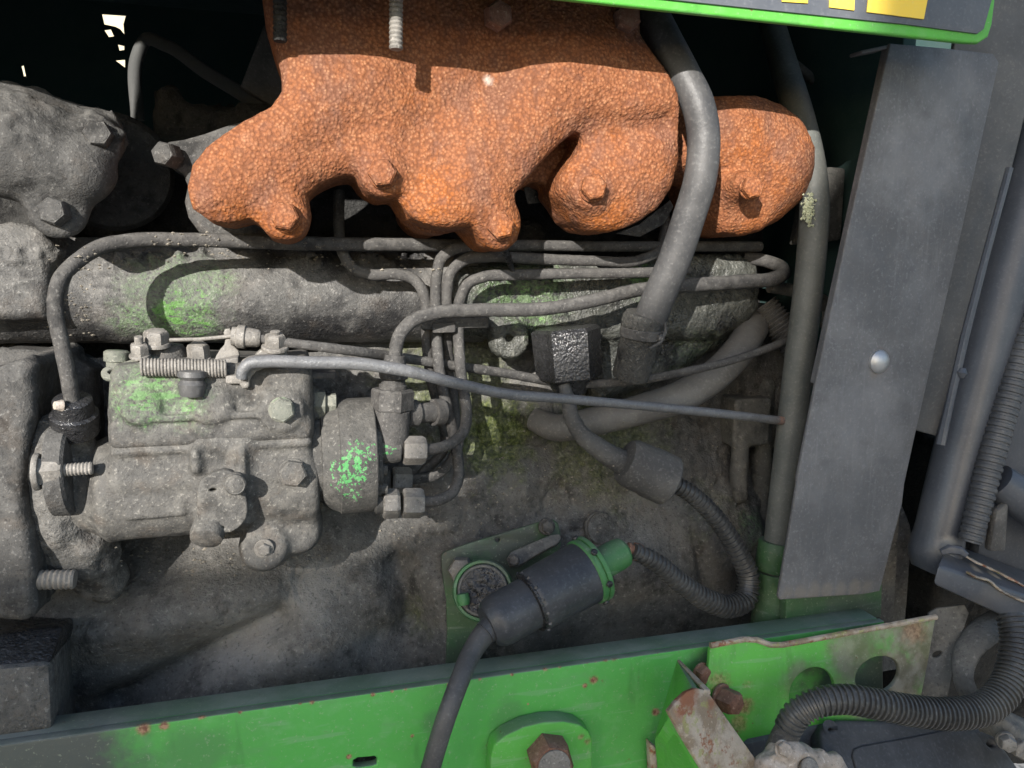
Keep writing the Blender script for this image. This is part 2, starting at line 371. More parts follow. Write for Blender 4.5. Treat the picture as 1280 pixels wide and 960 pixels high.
class G:
    def __init__(s, lo, hi, h):
        s.lo = np.array(lo, float); s.h = h; n = np.ceil((np.array(hi)-s.lo)/h).astype(int)+1; s.n = n
        ax = [s.lo[i]+h*np.arange(n[i]) for i in range(3)]
        s.X, s.Y, s.Z = ax[0][:, None, None], ax[1][None, :, None], ax[2][None, None, :]
        s.ax = ax
    def cap(s, a, b, ra, rb=None):
        rb = ra if rb is None else rb; d = np.array(b)-np.array(a)
        t = np.clip(((s.X-a[0])*d[0]+(s.Y-a[1])*d[1]+(s.Z-a[2])*d[2])/max(d.dot(d), 1e-12), 0, 1)
        return np.sqrt((s.X-a[0]-t*d[0])**2+(s.Y-a[1]-t*d[1])**2+(s.Z-a[2]-t*d[2])**2)-(ra+(rb-ra)*t)
    def cyl(s, a, b, r, e=.002):
        a = np.array(a); d = np.array(b)-a; L = np.linalg.norm(d); d = d/L
        t = (s.X-a[0])*d[0]+(s.Y-a[1])*d[1]+(s.Z-a[2])*d[2]
        rr = np.sqrt(np.maximum((s.X-a[0])**2+(s.Y-a[1])**2+(s.Z-a[2])**2-t*t, 0))
        q1 = rr-r+e; q2 = np.abs(t-L/2)-L/2+e
        return np.minimum(np.maximum(q1, q2), 0)+np.sqrt(np.maximum(q1, 0)**2+np.maximum(q2, 0)**2)-e
    def box(s, lo, hi, e=.003):
        q = [np.abs(A-(l+h)/2)-(h-l)/2+e for A, l, h in zip((s.X, s.Y, s.Z), lo, hi)]
        return np.minimum(np.maximum(np.maximum(q[0], q[1]), q[2]), 0)+np.sqrt(sum(np.maximum(a, 0)**2 for a in q))-e
    def poly(s, pts, y0, y1, e):
        """outline in the x-z plane, from y0 (near) to y1 (far), rounded by e"""
        x = s.ax[0][:, None]; z = s.ax[2][None, :]; d = np.full((s.n[0], s.n[2]), 1e9); ins = np.zeros(d.shape, bool)
        for i in range(len(pts)):
            (x0, z0), (x1, z1) = pts[i], pts[(i+1) % len(pts)]; ex, ez = x1-x0, z1-z0
            t = np.clip(((x-x0)*ex+(z-z0)*ez)/(ex*ex+ez*ez+1e-15), 0, 1)
            d = np.minimum(d, (x-x0-t*ex)**2+(z-z0-t*ez)**2)
            if z0 != z1: ins ^= ((z0 > z) != (z1 > z)) & (x < (x1-x0)*(z-z0)/(z1-z0)+x0)
        d = np.sqrt(d); d = np.where(ins, -d, d)[:, None, :]; s.d2 = d
        q1 = d+e; q2 = np.abs(s.Y-(y0+y1)/2)-(y1-y0)/2+e
        return np.minimum(np.maximum(q1, q2), 0)+np.sqrt(np.maximum(q1, 0)**2+np.maximum(q2, 0)**2)-e
    def mesh(s, Fv):
        Fv = np.ascontiguousarray(np.broadcast_to(Fv, tuple(s.n))).copy()
        for sl in ((0, slice(None), slice(None)), (-1, slice(None), slice(None)), (slice(None), 0, slice(None)), (slice(None), -1, slice(None)), (slice(None), slice(None), 0), (slice(None), slice(None), -1)):
            Fv[sl] = np.maximum(Fv[sl], 1e-5)
        n = s.n; c = [n[0]-1, n[1]-1, n[2]-1]; acc = np.zeros((*c, 3)); cnt = np.zeros(c)
        for ax in range(3):
            oth = [a for a in range(3) if a != ax]
            for da in (0, 1):
                for db in (0, 1):
                    o = [0, 0, 0]; o[oth[0]] = da; o[oth[1]] = db; o2 = list(o); o2[ax] = 1
                    a = Fv[tuple(slice(o[k], o[k]+c[k]) for k in range(3))]; b = Fv[tuple(slice(o2[k], o2[k]+c[k]) for k in range(3))]
                    mk_ = (a < 0) != (b < 0); t = np.where(mk_, a/np.where(mk_, a-b, 1), 0)
                    cnt += mk_
                    for k in range(3):
                        acc[..., k] += np.where(mk_, (t if k == ax else o[k]), 0)
        use = cnt > 0; idx = -np.ones(c, np.int64); idx[use] = np.arange(use.sum())
        cells = np.argwhere(use); V = s.lo+(cells+acc[use]/cnt[use][:, None])*s.h; Q = []
        for ax in range(3):
            u, v = (ax+1) % 3, (ax+2) % 3; a = [slice(0, n[k]-1) for k in range(3)]
            sl = [None]*3; sl2 = [None]*3
            for k in range(3):
                sl[k] = slice(0, n[k]-1) if k == ax else slice(1, n[k]-1); sl2[k] = slice(1, n[k]) if k == ax else slice(1, n[k]-1)
            A = Fv[tuple(sl)] < 0; B = Fv[tuple(sl2)] < 0; ch = np.argwhere(A != B)
            if not len(ch): continue
            inside = A[tuple(ch.T)]; p = ch.copy(); p[:, u] += 1; p[:, v] += 1
            def at(du, dv):
                q = p.copy(); q[:, u] += du; q[:, v] += dv; return idx[tuple(q.T)]
            q4 = np.stack([at(-1, -1), at(0, -1), at(0, 0), at(-1, 0)], 1); q4[~inside] = q4[~inside][:, ::-1]; Q.append(q4)
        return V, np.concatenate(Q)
def cast(name, g, F, mat, parent=None, sharp=180):
    V, Q = g.mesh(F); return mk(name, V, Q, mat, parent, sharp)
def xz(pts, Y): return [(P(a, b, Y).x, P(a, b, Y).z) for a, b in pts]
def bounds(pts, Y, y0, y1, pad=.01):
    q = xz(pts, Y); xs = [a for a, _ in q]; zs = [b for _, b in q]
    return (min(xs)-pad, y0-pad, min(zs)-pad), (max(xs)+pad, y1+pad, max(zs)+pad)
#@@BODY
# ------------------------------------------------------------------ materials
X1 = Vector((1, 0, 0)); Z1 = Vector((0, 0, 1)); NY = Vector((0, -1, 0))
M = {}
M['block'] = grime('block_grime', base=(.086, .084, .079), dark=(.024, .024, .024), dust=(.215, .207, .192), darkamt=.5, dustamt=.40, oil=.06, rough=.86, brown=.10, bump=1.25,
    gpts=[(P(330, 850, .03), .018, .4), (P(610, 815, .03), .02, .3), (P(930, 660, .03), .02, .5), (P(480, 745, .03), .010, .5)],
    moss=[(P(620, 545, .04), .035, .9), (P(560, 470, .05), .05, .55), (P(545, 760, .03), .025, .5), (P(760, 550, .04), .05, .6), (P(870, 650, .04), .03, .4)],
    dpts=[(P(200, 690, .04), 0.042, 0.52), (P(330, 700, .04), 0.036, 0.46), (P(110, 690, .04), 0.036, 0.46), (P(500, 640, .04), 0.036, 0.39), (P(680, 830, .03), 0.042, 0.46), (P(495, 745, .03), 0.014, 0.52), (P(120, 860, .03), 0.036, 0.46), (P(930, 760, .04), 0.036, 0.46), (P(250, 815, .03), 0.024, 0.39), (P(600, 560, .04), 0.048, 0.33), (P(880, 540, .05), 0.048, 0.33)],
    sheen_dust_pts=[(P(320, 790, .02), .040, 1), (P(390, 745, .02), .030, 1), (P(430, 830, .02), .028, .7), (P(545, 750, .03), .012, .9), (P(440, 800, .02), .024, .7), (P(240, 720, .02), .02, .5), (P(760, 790, .03), .03, .5), (P(810, 640, .03), .03, .4), (P(640, 600, .03), .02, .4)])
M['gallery'] = grime('gallery_grime', base=(.075, .074, .071), dark=(.011, .011, .012), dust=(.21, .203, .19), darkamt=.45, dustamt=.42, oil=.15, rough=.7, bump=.8, grain=520, brown=.06,
    dpts=[(P(400, 425, .03), 0.033, .9), (P(480, 425, .03), 0.036, .9), (P(330, 425, .03), 0.027, .7), (P(60, 410, .03), 0.033, .8), (P(110, 425, .03), 0.018, .8), (P(540, 400, .03), 0.030, .7), (P(500, 315, .03), 0.024, .9), (P(420, 318, .03), 0.021, .9), (P(340, 318, .03), 0.015, .8)],  # oil stains; the spots along the top paint the pipe's shadow line
    gpts=[(P(215, 365, .02), .030, .5), (P(225, 398, .02), .026, .75), (P(265, 345, .02), .016, .5), (P(170, 405, .02), .018, .6)], gcol=(.085, .20, .045))
M['cover'] = grime('cover_crust', spec=.35, base=(.05, .052, .046), dark=(.012, .012, .012), dust=(.15, .15, .13), darkamt=.7, dustamt=.3, oil=.3, rough=.52, bump=2.0, grain=330,
    gpts=[(P(660, 368, .02), .030, .6), (P(800, 352, .02), .014, .9), (P(620, 372, .02), .018, .55), (P(640, 445, .02), .010, .4), (P(880, 460, .02), .03, .22)], gcol=(.11, .22, .06))
M['head'] = grime('head_grime', base=(.024, .024, .023), dark=(.008, .008, .008), dust=(.06, .058, .055), darkamt=.7, dustamt=.35, rough=.8, bump=1.5)
M['grey'] = grime('dust_grey_casting', base=(.052, .051, .049), dark=(.012, .012, .012), dust=(.16, .155, .145), darkamt=.55, dustamt=.34, rough=.80, bump=.55, oil=.08, grain=560, brown=.08)
M['pump'] = grime('pump_grime', base=(.062, .060, .056), dark=(.016, .016, .015), dust=(.20, .19, .168), darkamt=.45, dustamt=.40, rough=.70, spec=.3, bump=.5, brown=.12, grain=560,
    gpts=[(P(185, 490, -.045), .020, .75), (P(232, 500, -.045), .016, .65), (P(150, 500, -.045), .009, .6)], gcol=(.085, .18, .06))
M['rotor'] = grime('pump_head_grime', base=(.050, .049, .046), dark=(.016, .016, .015), dust=(.16, .152, .136), darkamt=.3, dustamt=.4, rough=.75, bump=.6, grain=520,
    gpts=[(P(438, 585, -.047), .017, 1), (P(448, 568, -.047), .013, .95), (P(440, 615, -.047), .010, .85), (P(485, 560, -.04), .007, .85)], gcol=(.055, .20, .065), hard=True)
M['line'] = grime('pipe_dust', base=(.052, .050, .048), dark=(.015, .015, .015), dust=(.165, .158, .146), darkamt=.35, dustamt=.4, rough=.75, bump=.45, grain=600)
M['linegreen'] = grime('pipe_dust_chipped', base=(.052, .050, .048), dark=(.015, .015, .015), dust=(.165, .158, .146), darkamt=.35, dustamt=.4, rough=.75, bump=.45, grain=600,
    gpts=[(P(584, 515, -.01), .008, .9), (P(578, 545, -.01), .006, .7)], gcol=(.16, .36, .16), hard=True)
M['rod'] = grime('rod_steel', spec=.5, base=(.095, .097, .10), dark=(.035, .035, .035), dust=(.19, .19, .195), darkamt=.25, dustamt=.35, rough=.5, bump=.3, grain=700, oil=.12,
    gpts=[(P(972, 525, -.03), .006, 1), (P(968, 524, -.03), .004, .9)], gcol=(.50, .17, .05))
M['black'] = grime('oily_black', spec=.5, base=(.016, .016, .017), dark=(.007, .007, .007), dust=(.06, .06, .062), darkamt=.5, dustamt=.2, oil=.2, rough=.36, bump=1.3, grain=380)
M['steel'] = grime('dusty_steel', spec=.4, base=(.135, .126, .113), dark=(.035, .033, .03), dust=(.32, .30, .27), darkamt=.25, dustamt=.4, rough=.6, bump=.3, grain=600)
M['greennut'] = grime('green_chipped_bolt', base=(.12, .125, .105), dust=(.26, .25, .21), darkamt=.2, dustamt=.35, rough=.7, bump=.3, grain=600,
    gpts=[(P(150, 442, -.02), .012, .6), (P(150, 463, -.02), .012, .7), (P(352, 510, -.05), .006, .6), (P(405, 505, -.05), .008, .35)], gcol=(.12, .36, .10))
M['rust'] = rusty('rusted_cast_iron', [(P(610, 103, -.05), .0042, .9), (P(765, 92, -.05), .0050, .6), (P(756, 76, -.05), .0035, .5)])
M['rustbolt'] = grime('rusted_bolt', base=(.30, .12, .045), dark=(.12, .05, .025), dust=(.46, .27, .16), darkamt=.3, dustamt=.4, rough=.8, bump=.5, grain=500)
M['brownbolt'] = grime('brown_rust_bolt', base=(.15, .075, .05), dark=(.06, .035, .03), dust=(.30, .22, .17), darkamt=.4, dustamt=.35, rough=.75, bump=.6, grain=500)
M['hose'] = plastic('rubber_hose', col=(.036, .036, .037), rough=.5, dust=(.115, .113, .11), amt=.45, bump=.5)
M['rubber'] = plastic('dusty_rubber', col=(.045, .044, .043), rough=.75, dust=(.14, .135, .125), amt=.55, bump=1.2)
M['pipe'] = plastic('grey_pipe', col=(.075, .08, .074), rough=.55, dust=(.17, .17, .155), amt=.4, bump=.5)
M['conduit'] = plastic('black_conduit', col=(.028, .028, .028), rough=.33, dust=(.16, .16, .15), amt=.3, bump=.3)
M['motor'] = plastic('black_plastic', col=(.022, .024, .028), rough=.36, dust=(.11, .115, .125), amt=.32, bump=.4)
M['guard'] = plastic('faded_black_sheet', col=(.078, .080, .085), rough=.6, dust=(.165, .166, .172), amt=.5, bump=.6, scratch=.14, dents=.004, stains=[
    ([(P(x, 742-(x-975)*.06, -.06), .007, .55) for x in range(980, 1100, 18)], (.17, .15, .125)), ([(P(1098, 452, -.06), .0085, .45), (P(1090, 468, -.06), .004, .4)], (.13, .095, .07)),
    ([(P(1145, 200, -.06), .035, .35), (P(1080, 520, -.06), .04, .3), (P(1180, 110, -.06), .03, .3)], (.21, .212, .22)), ([(P(1050, 640, -.06), .03, .45), (P(1060, 330, -.06), .02, .4)], (.075, .078, .084))])
M['post'] = plastic('blue_black_paint', col=(.045, .051, .063), rough=.34, dust=(.16, .163, .17), amt=.18, bump=.25, stains=[([(P(1190, 640, -.06), .012, .7), (P(1170, 690, -.06), .009, .7), (P(1186, 684, -.075), .008, .8), (P(1215, 600, -.06), .008, .5)], (.20, .195, .185)),
    ([(P(1225, 705, -.08), .006, .8), (P(1245, 716, -.08), .005, .7)], (.36, .31, .24)), ([(P(1240, 760, -.095), .02, .5)], (.11, .105, .10))])
M['postdull'] = plastic('dull_black_paint', col=(.06, .063, .067), rough=.6, dust=(.16, .16, .155), amt=.3, bump=.6)
M['trim'] = plastic('rubber_trim', col=(.04, .043, .048), rough=.45, dust=(.14, .14, .14), amt=.3, bump=.3)
M['decal'] = plastic('decal_dark', col=(.065, .072, .085), rough=.5, dust=(.15, .155, .165), amt=.3, bump=.2)
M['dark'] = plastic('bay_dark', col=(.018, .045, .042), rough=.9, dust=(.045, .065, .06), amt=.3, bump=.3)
M['grey_hose'] = plastic('grey_dusty_hose', col=(.085, .082, .077), rough=.6, dust=(.19, .182, .168), amt=.5, bump=.6)
M['crust'] = grime('crusted_rubber', base=(.045, .044, .041), dark=(.012, .012, .012), dust=(.14, .135, .12), darkamt=.6, dustamt=.4, rough=.8, bump=1.8, grain=430)
M['bay'] = plastic('bay_pipe', col=(.06, .062, .06), rough=.8, dust=(.09, .09, .085), amt=.3)
M['cream'] = plastic('cream_backdrop', col=(.40, .36, .26), rough=.9, dust=(.34, .30, .21), amt=.3, sc=8)
M['battery'] = plastic('battery_black', col=(.028, .03, .034), rough=.5, dust=(.10, .105, .115), amt=.4, bump=.35, scratch=.1)
M['alu'] = plastic('bright_metal', col=(.42, .43, .44), rough=.4, dust=(.3, .3, .3), amt=.3, bump=.3, metallic=.7)
M['white'] = plastic('pale_plastic', col=(.55, .53, .46), rough=.6, dust=(.3, .28, .25), amt=.3)
M['yellow'] = plastic('yellow_decal', col=(.72, .50, .05), rough=.45, dust=(.55, .45, .15), amt=.25, bump=.15)
M['lichen'] = grime('lichen', base=(.36, .38, .25), dark=(.16, .17, .09), dust=(.5, .5, .38), darkamt=.3, dustamt=.5, rough=.9, bump=2)
M['rail'] = painted('rail_green', col=(.072, .34, .06), dirt=(.062, .072, .064), dirtramp=(P(95, 950, -.07), P(215, 925, -.07)), dull=.35, rustamt=.12, updirt=.9, dirt_shade_pts=[(P(545, 900, -.07), .010, .35), (P(640, 900, -.07), .016, .3), (P(240, 940, -.07), .02, .3), (P(1040, 860, -.07), .035, .85), (P(1090, 850, -.07), .03, .9), (P(1070, 800, -.07), .02, .7), (P(880, 830, -.07), .012, .7)],  # right-end spots paint the shade behind the plate holes
    rustpts=[(P(x, y, -.07), r, 1) for x, y, r in ((390, 877, .0022), (375, 879, .0014), (466, 868, .0016), (490, 864, .0012), (507, 861, .0014), (682, 836, .0022), (758, 823, .0025), (768, 822, .0028), (742, 850, .0032), (731, 857, .002), (515, 920, .0015), (436, 946, .0018), (252, 895, .0025), (180, 912, .004), (205, 907, .003), (820, 890, .003), (413, 870, .001), (700, 833, .0015), (640, 843, .0012), (560, 856, .001), (600, 849, .0012), (790, 817, .002), (330, 885, .001), (300, 890, .0014), (735, 827, .0018), (745, 826, .0014), (715, 940, .001), (660, 880, .0008), (556, 905, .0009))])
M['green'] = painted('bracket_green', col=(.078, .36, .04), dirt=(.075, .085, .06), dull=.5, rustamt=.3)
M['boss'] = painted('boss_green', col=(.075, .345, .046), dirt=(.075, .10, .07), dull=.4, rustamt=.2, rustpts=[(P(733, 924, -.08), .003, 1), (P(725, 918, -.08), .003, 1), (P(722, 934, -.08), .002, .8)])
M['dullgreen'] = painted('dull_green', col=(.03, .082, .028), dirt=(.045, .05, .042), dull=.9, rustamt=.1, dirt_shade_pts=[(P(640, 680, 0), .03, .9), (P(560, 700, 0), .02, .8), (P(570, 820, 0), .02, .6), (P(1050, 770, -.04), .03, .6), (P(960, 760, -.03), .012, .5)], updirt=.4)
M['capgreen'] = painted('cap_green', col=(.04, .15, .045), dirt=(.05, .065, .045), dirt_shade_pts=[(P(765, 710, -.045), .008, .7), (P(735, 690, -.045), .010, .7), (P(620, 715, -.03), .016, .9), (P(630, 755, -.03), .012, .9)], dull=.8, rustamt=.1, updirt=.3)
M['holeplate'] = painted('hole_plate_green', col=(.085, .375, .045), dirt=(.10, .085, .06), dull=.5, rustamt=.5, updirt=.9, dirt_shade_pts=[(P(1010, 845, -.09), .014, .5), (P(1060, 860, -.09), .02, .5)],
    palepts=[(P(1080, 815, -.09), .028, .8), (P(1120, 850, -.09), .04, .95), (P(1150, 800, -.09), .03, .9), (P(1000, 855, -.09), .015, .5)],
    rustpts=[(P(945, 830, -.09), .006, .7), (P(940, 860, -.09), .006, .8), (P(935, 885, -.09), .007, .8), (P(905, 858, -.09), .010, .8), (P(1150, 790, -.09), .012, .6), (P(925, 905, -.09), .007, .6)])
def stripped(name):
    s = NB(name); big = s.noise(70, 4, .65); mid = s.noise(160, 4, .6, off=2); fine = s.noise(480, 3, .6, off=6)
    c = s.mix(s.ramp(big, .42, .6), (.34, .29, .23), (.20, .15, .10))
    c = s.mix(s.math('MULTIPLY', s.ramp(mid, .56, .66), .7), c, (.24, .25, .08))
    c = s.mix(s.ramp(s.noise(100, 4, .7, off=11), .55, .64), c, (.20, .075, .035))
    c = s.mix(s.math('MULTIPLY', s.ramp(fine, .58, .7), .5), c, (.46, .38, .28))
    c = s.mix(s.patch([(P(862, 868, -.12), .010, 1), (P(842, 890, -.12), .006, 1), (P(900, 880, -.12), .007, 1), (P(868, 935, -.12), .005, .9)], .3, 210), c, (.21, .08, .035))
    return s.finish(c, .62, [(fine, .0004), (mid, .0008)])
M['rustpale'] = stripped('stripped_bracket')
M['sheet_grey'] = grime('dusty_shade_wall', base=(.10, .098, .09), dust=(.21, .2, .18), darkamt=.4, dustamt=.4, rough=.75, bump=.5)
M['brass'] = grime('dirty_terminal', base=(.30, .255, .215), dark=(.12, .10, .08), dust=(.48, .44, .40), darkamt=.35, dustamt=.5, rough=.55, bump=.6)
M['crumbs'] = grime('dirt_crumbs', base=(.15, .135, .11), dust=(.34, .31, .26), darkamt=.3, dustamt=.6, rough=.9)
M['ground'] = grime('gravel_ground', base=(.22, .215, .205), dust=(.3, .295, .28), darkamt=.2, dustamt=.3, grain=40)

# ------------------------------------------------------------------ ground
V = [(-200, -200, -1.0), (200, -200, -1.0), (200, 200, -1.0), (-200, 200, -1.0)]
g_ = mk('ground', V, [[0, 1, 2, 3]], M['ground']); g_['kind'] = 'structure'

# ------------------------------------------------------------------ engine block: crankcase wall as one sculpted sheet with depth
def dist_seg(x, z, a, b):
    d = (b[0]-a[0], b[1]-a[1]); t = np.clip(((x-a[0])*d[0]+(z-a[1])*d[1])/(d[0]**2+d[1]**2), 0, 1)
    return np.hypot(x-a[0]-t*d[0], z-a[1]-t*d[1])
def crank():
    Y0 = .05
    a = P(-120, 1000, Y0); b = P(1120, 420, Y0)
    st = .0015; xs = np.arange(a.x, b.x, st); zs = np.arange(a.z, b.z, st)
    x, z = np.meshgrid(xs, zs, indexing='ij'); h = np.zeros_like(x)          # h: towards the camera
    def s(px, py): p = P(px, py, Y0); return p.x, p.z
    def ridge(p, q, w, amt, pw=2):
        nonlocal h; d = dist_seg(x, z, s(*p), s(*q)); h += amt*np.exp(-(d/w)**pw)
    zl = lambda py: P(500, py, Y0).z
    sm = lambda v, lo, hi: (lambda t: t*t*(3-2*t))(np.clip((v-lo)/(hi-lo), 0, 1))
    h += .030*sm(z, zl(620), zl(720))                       # the sump flares out below the pump
    h += .012*sm(z, zl(540), zl(640))
    h -= .004*sm(z, zl(830), zl(880))
    ridge((210, 730), (420, 650), .018, .009)               # rib running up to the right
    ridge((150, 755), (330, 705), .016, .008)
    ridge((165, 836), (350, 736), .009, -.013)              # groove below it
    ridge((270, 830), (370, 780), .030, .014)               # rounded belly
    ridge((400, 770), (440, 830), .028, .010)
    ridge((492, 690), (505, 745), .010, -.016); ridge((470, 765), (497, 770), .012, -.008)
    ridge((535, 700), (548, 800), .010, .010)
    ridge((563, 720), (568, 830), .004, -.009)
    ridge((120, 860), (140, 900), .02, -.010)
    ridge((700, 800), (900, 780), .03, -.010)
    ridge((760, 600), (820, 560), .03, .010); ridge((720, 640), (760, 700), .022, .007)
    ridge((640, 600), (560, 640), .018, .009)               # ledge of packed dirt
    ridge((690, 600), (740, 660), .004, -.004); ridge((700, 640), (760, 640), .003, .002)
    ridge((905, 700), (925, 730), .016, -.012)
    ridge((850, 640), (900, 610), .016, .006); ridge((945, 640), (950, 760), .010, -.012)
    ridge((840, 650), (850, 720), .005, -.006)
    h += -.010*sm(x, s(880, 600)[0], s(960, 600)[0])
    # packed oily dirt, lumpier high up
    up = sm(z, zl(760), zl(660)); hh = (z-z.min())
    n = fnoise(x, z*0, z, 55, 3, 4)*.0026*(.08+.92*up)+np.abs(fnoise(x, z*0+.5, z, 110, 9, 3))*.0018*up+fnoise(x, z*0, z, 300, 5, 2)*.0005
    h += n
    cr = np.abs(fnoise(x, z*0+.3, z, 42, 21, 3)); h -= .0022*np.exp(-(cr/.018)**2)*up   # cracks in the crust
    nx, nz = x.shape; V = np.stack([x, Y0-h, z], -1).reshape(-1, 3)
    i = np.arange(nx*nz).reshape(nx, nz); F = np.stack([i[:-1, :-1], i[1:, :-1], i[1:, 1:], i[:-1, 1:]], -1).reshape(-1, 4)
    return V, F
eng = thing('engine_block', 'grimy grey diesel engine block filling the middle behind the pipes', 'engine block', P(600, 990, .06))
V, F = crank(); mk('crankcase', V, F, M['block'], eng, 180)

# upper block face behind the gallery and under the manifold
def head_wall():
    g = G((P(-100, 330, .09).x, .05, P(400, 480, .09).z), (P(1010, 330, .09).x, .13, P(400, 150, .09).z), .003)
    F = g.box((P(-90, 330, .09).x, .085, P(400, 475, .09).z), (P(990, 330, .09).x, .125, P(400, 175, .09).z), .006)
    for px in (60, 330, 560, 660, 860): F = smin(F, g.cyl(P(px, 300, .09), P(px, 300, .062), .014, .004), .012)
    F = F+fnoise(g.X, g.Y, g.Z, 130, 2, 2)*.002
    return cast('cylinder_head', g, F, M['head'], eng)
head_wall()

def gallery():
    ra = mpp(200, 368, .03)*60
    lo = (P(-120, 368, .05).x, .0, P(200, 450, .05).z-.01); hi = (P(600, 368, .05).x, .10, P(200, 290, .05).z+.01)
    g = G(lo, hi, .0017)
    F = g.cap(P(-200, 366, .05), P(640, 374, .05), ra, ra*1.04)
    F = smin(F, g.box((lo[0]-.1, .046, P(200, 352, .05).z), (hi[0]+.1, .1, P(200, 300, .05).z), .004), .012)
    # clamp block at the left end
    F = smin(F, g.poly(xz([(-60, 300), (20, 278), (62, 290), (70, 330), (66, 398), (-60, 402)], .02), .008, .08, .006), .004)
    F = F-np.maximum(fnoise(g.X, g.Y, g.Z, 70, 8, 3), 0)*.0016-np.maximum(fnoise(g.X, g.Y, g.Z, 300, 4, 2)-.05, 0)*.0009
    top = np.exp(-((g.Z-P(230, 318, .03).z)/.006)**2)
    F = F-top*np.maximum(fnoise(g.X, g.Y, g.Z, 160, 13, 3), 0)*.012            # ridge of caked dirt along the top
    cast('oil_gallery', g, F, M['gallery'], eng)
gallery()
def side_cover():
    lo = (P(555, 400, .05).x, -.0, P(700, 560, .05).z); hi = (P(965, 400, .05).x, .09, P(700, 300, .05).z)
    g = G(lo, hi, .0017); Y = .02
    F = g.poly(xz([(560, 335), (760, 322), (930, 318), (948, 335), (950, 385), (940, 402), (900, 425), (700, 425), (560, 420)], Y), .016, .08, .012)
    F = smin(F, g.poly(xz([(745, 400), (905, 395), (945, 392), (946, 412), (915, 425), (850, 470), (760, 505), (745, 500)], .03), .028, .08, .012), .006)
    F = smin(F, g.cyl(P(636, 424, .012), P(636, 424, .05), .0125, .003), .004)
    F = smin(F, g.cyl(P(705, 408, .018), P(705, 420, .07), .022, .006), .006)
    F = scut(F, g.cyl(P(636, 423, .0), P(636, 423, .022), .0036, .001), .002)
    F = F-np.maximum(fnoise(g.X, g.Y, g.Z, 80, 31, 3), 0)*.003-np.maximum(fnoise(g.X, g.Y, g.Z, 260, 14, 2), 0)*.003
    cast('side_cover', g, F, M['cover'], eng)
side_cover()
# wall strip between crankcase and covers
g = G((P(380, 500, .06).x, .03, P(600, 580, .06).z), (P(1000, 500, .06).x, .10, P(600, 400, .06).z), .0025)
F = g.box((P(400, 500, .06).x, .056, P(600, 575, .06).z), (P(985, 500, .06).x, .095, P(600, 405, .06).z), .006)
F = smin(F, g.box((P(590, 500, .06).x, .045, P(600, 560, .06).z), (P(690, 500, .06).x, .09, P(600, 480, .06).z), .01), .01)
F = smin(F, g.box((P(925, 520, .05).x, .040, P(940, 560, .05).z), (P(985, 520, .05).x, .09, P(940, 405, .05).z), .006), .006)
F = F-np.maximum(fnoise(g.X, g.Y, g.Z, 90, 41, 3), -.1)*.004
cast('block_face', g, F, M['block'], eng)
# ribs at the right end of the block
g = G(P(895, 660, .05)-Vector((0, .03, 0)), P(975, 470, .05)+Vector((0, .03, 0)), .0014)
F = g.cap(P(926, 545, .035), P(922, 618, .03), .0062, .0066); F = smin(F, g.box(P(913, 560, .03), P(937, 490, .06), .002), .002)
F = smin(F, g.cap(P(955, 480, .045), P(948, 640, .045), .008), .003)
F = F-np.maximum(fnoise(g.X, g.Y, g.Z, 200, 41, 2), 0)*.002
cast('block_rib', g, F, M['sheet_grey'], eng)
bolt('core_plug', P(748, 660, .016), Vector((.15, -1, .25)), .018, .005, M['block'], eng, washer=1.25, wh=.5, seg=20)
bolt('plug_screw', P(748, 660, .0125), Vector((.15, -1, .25)), .005, .003, M['block'], eng, washer=0)
bolt('sump_bolt', P(375, 712, .015), Vector((0, -1, .3)), .005, .003, M['block'], eng, washer=1.6, wh=.4)
bolt('cover_bolt', P(906, 628, .03), NY, .005, .004, M['black'], eng, washer=1.6)

# packed crust of dirt flakes: uncountable
def crumbs(name, spots, n, size, mat, parent):
    V = []; F = []; rnd = random.Random(7)
    for _ in range(n):
        (x0, y0, x1, y1, Y) = rnd.choice(spots); c = P(rnd.uniform(x0, x1), rnd.uniform(y0, y1), Y)
        hit = bpy.context.scene.ray_cast(bpy.context.evaluated_depsgraph_get(), CAM, (c-CAM).normalized())
        if not hit[0] or (hit[1]-c).length > .05: continue
        c = hit[1]; r = size*rnd.uniform(.4, 1.3); b = len(V)
        for k in range(6):
            d = [(1, 0, 0), (-1, 0, 0), (0, 1, 0), (0, -1, 0), (0, 0, .6), (0, 0, -.6)][k]
            V.append(c+Vector([q*r*rnd.uniform(.5, 1.2) for q in d]))
        F += [[b+i for i in f] for f in ((0, 2, 4), (2, 1, 4), (1, 3, 4), (3, 0, 4), (2, 0, 5), (1, 2, 5), (3, 1, 5), (0, 3, 5))]
    o = mk(name, V, F, mat, parent, 20); o['kind'] = 'stuff'; return o

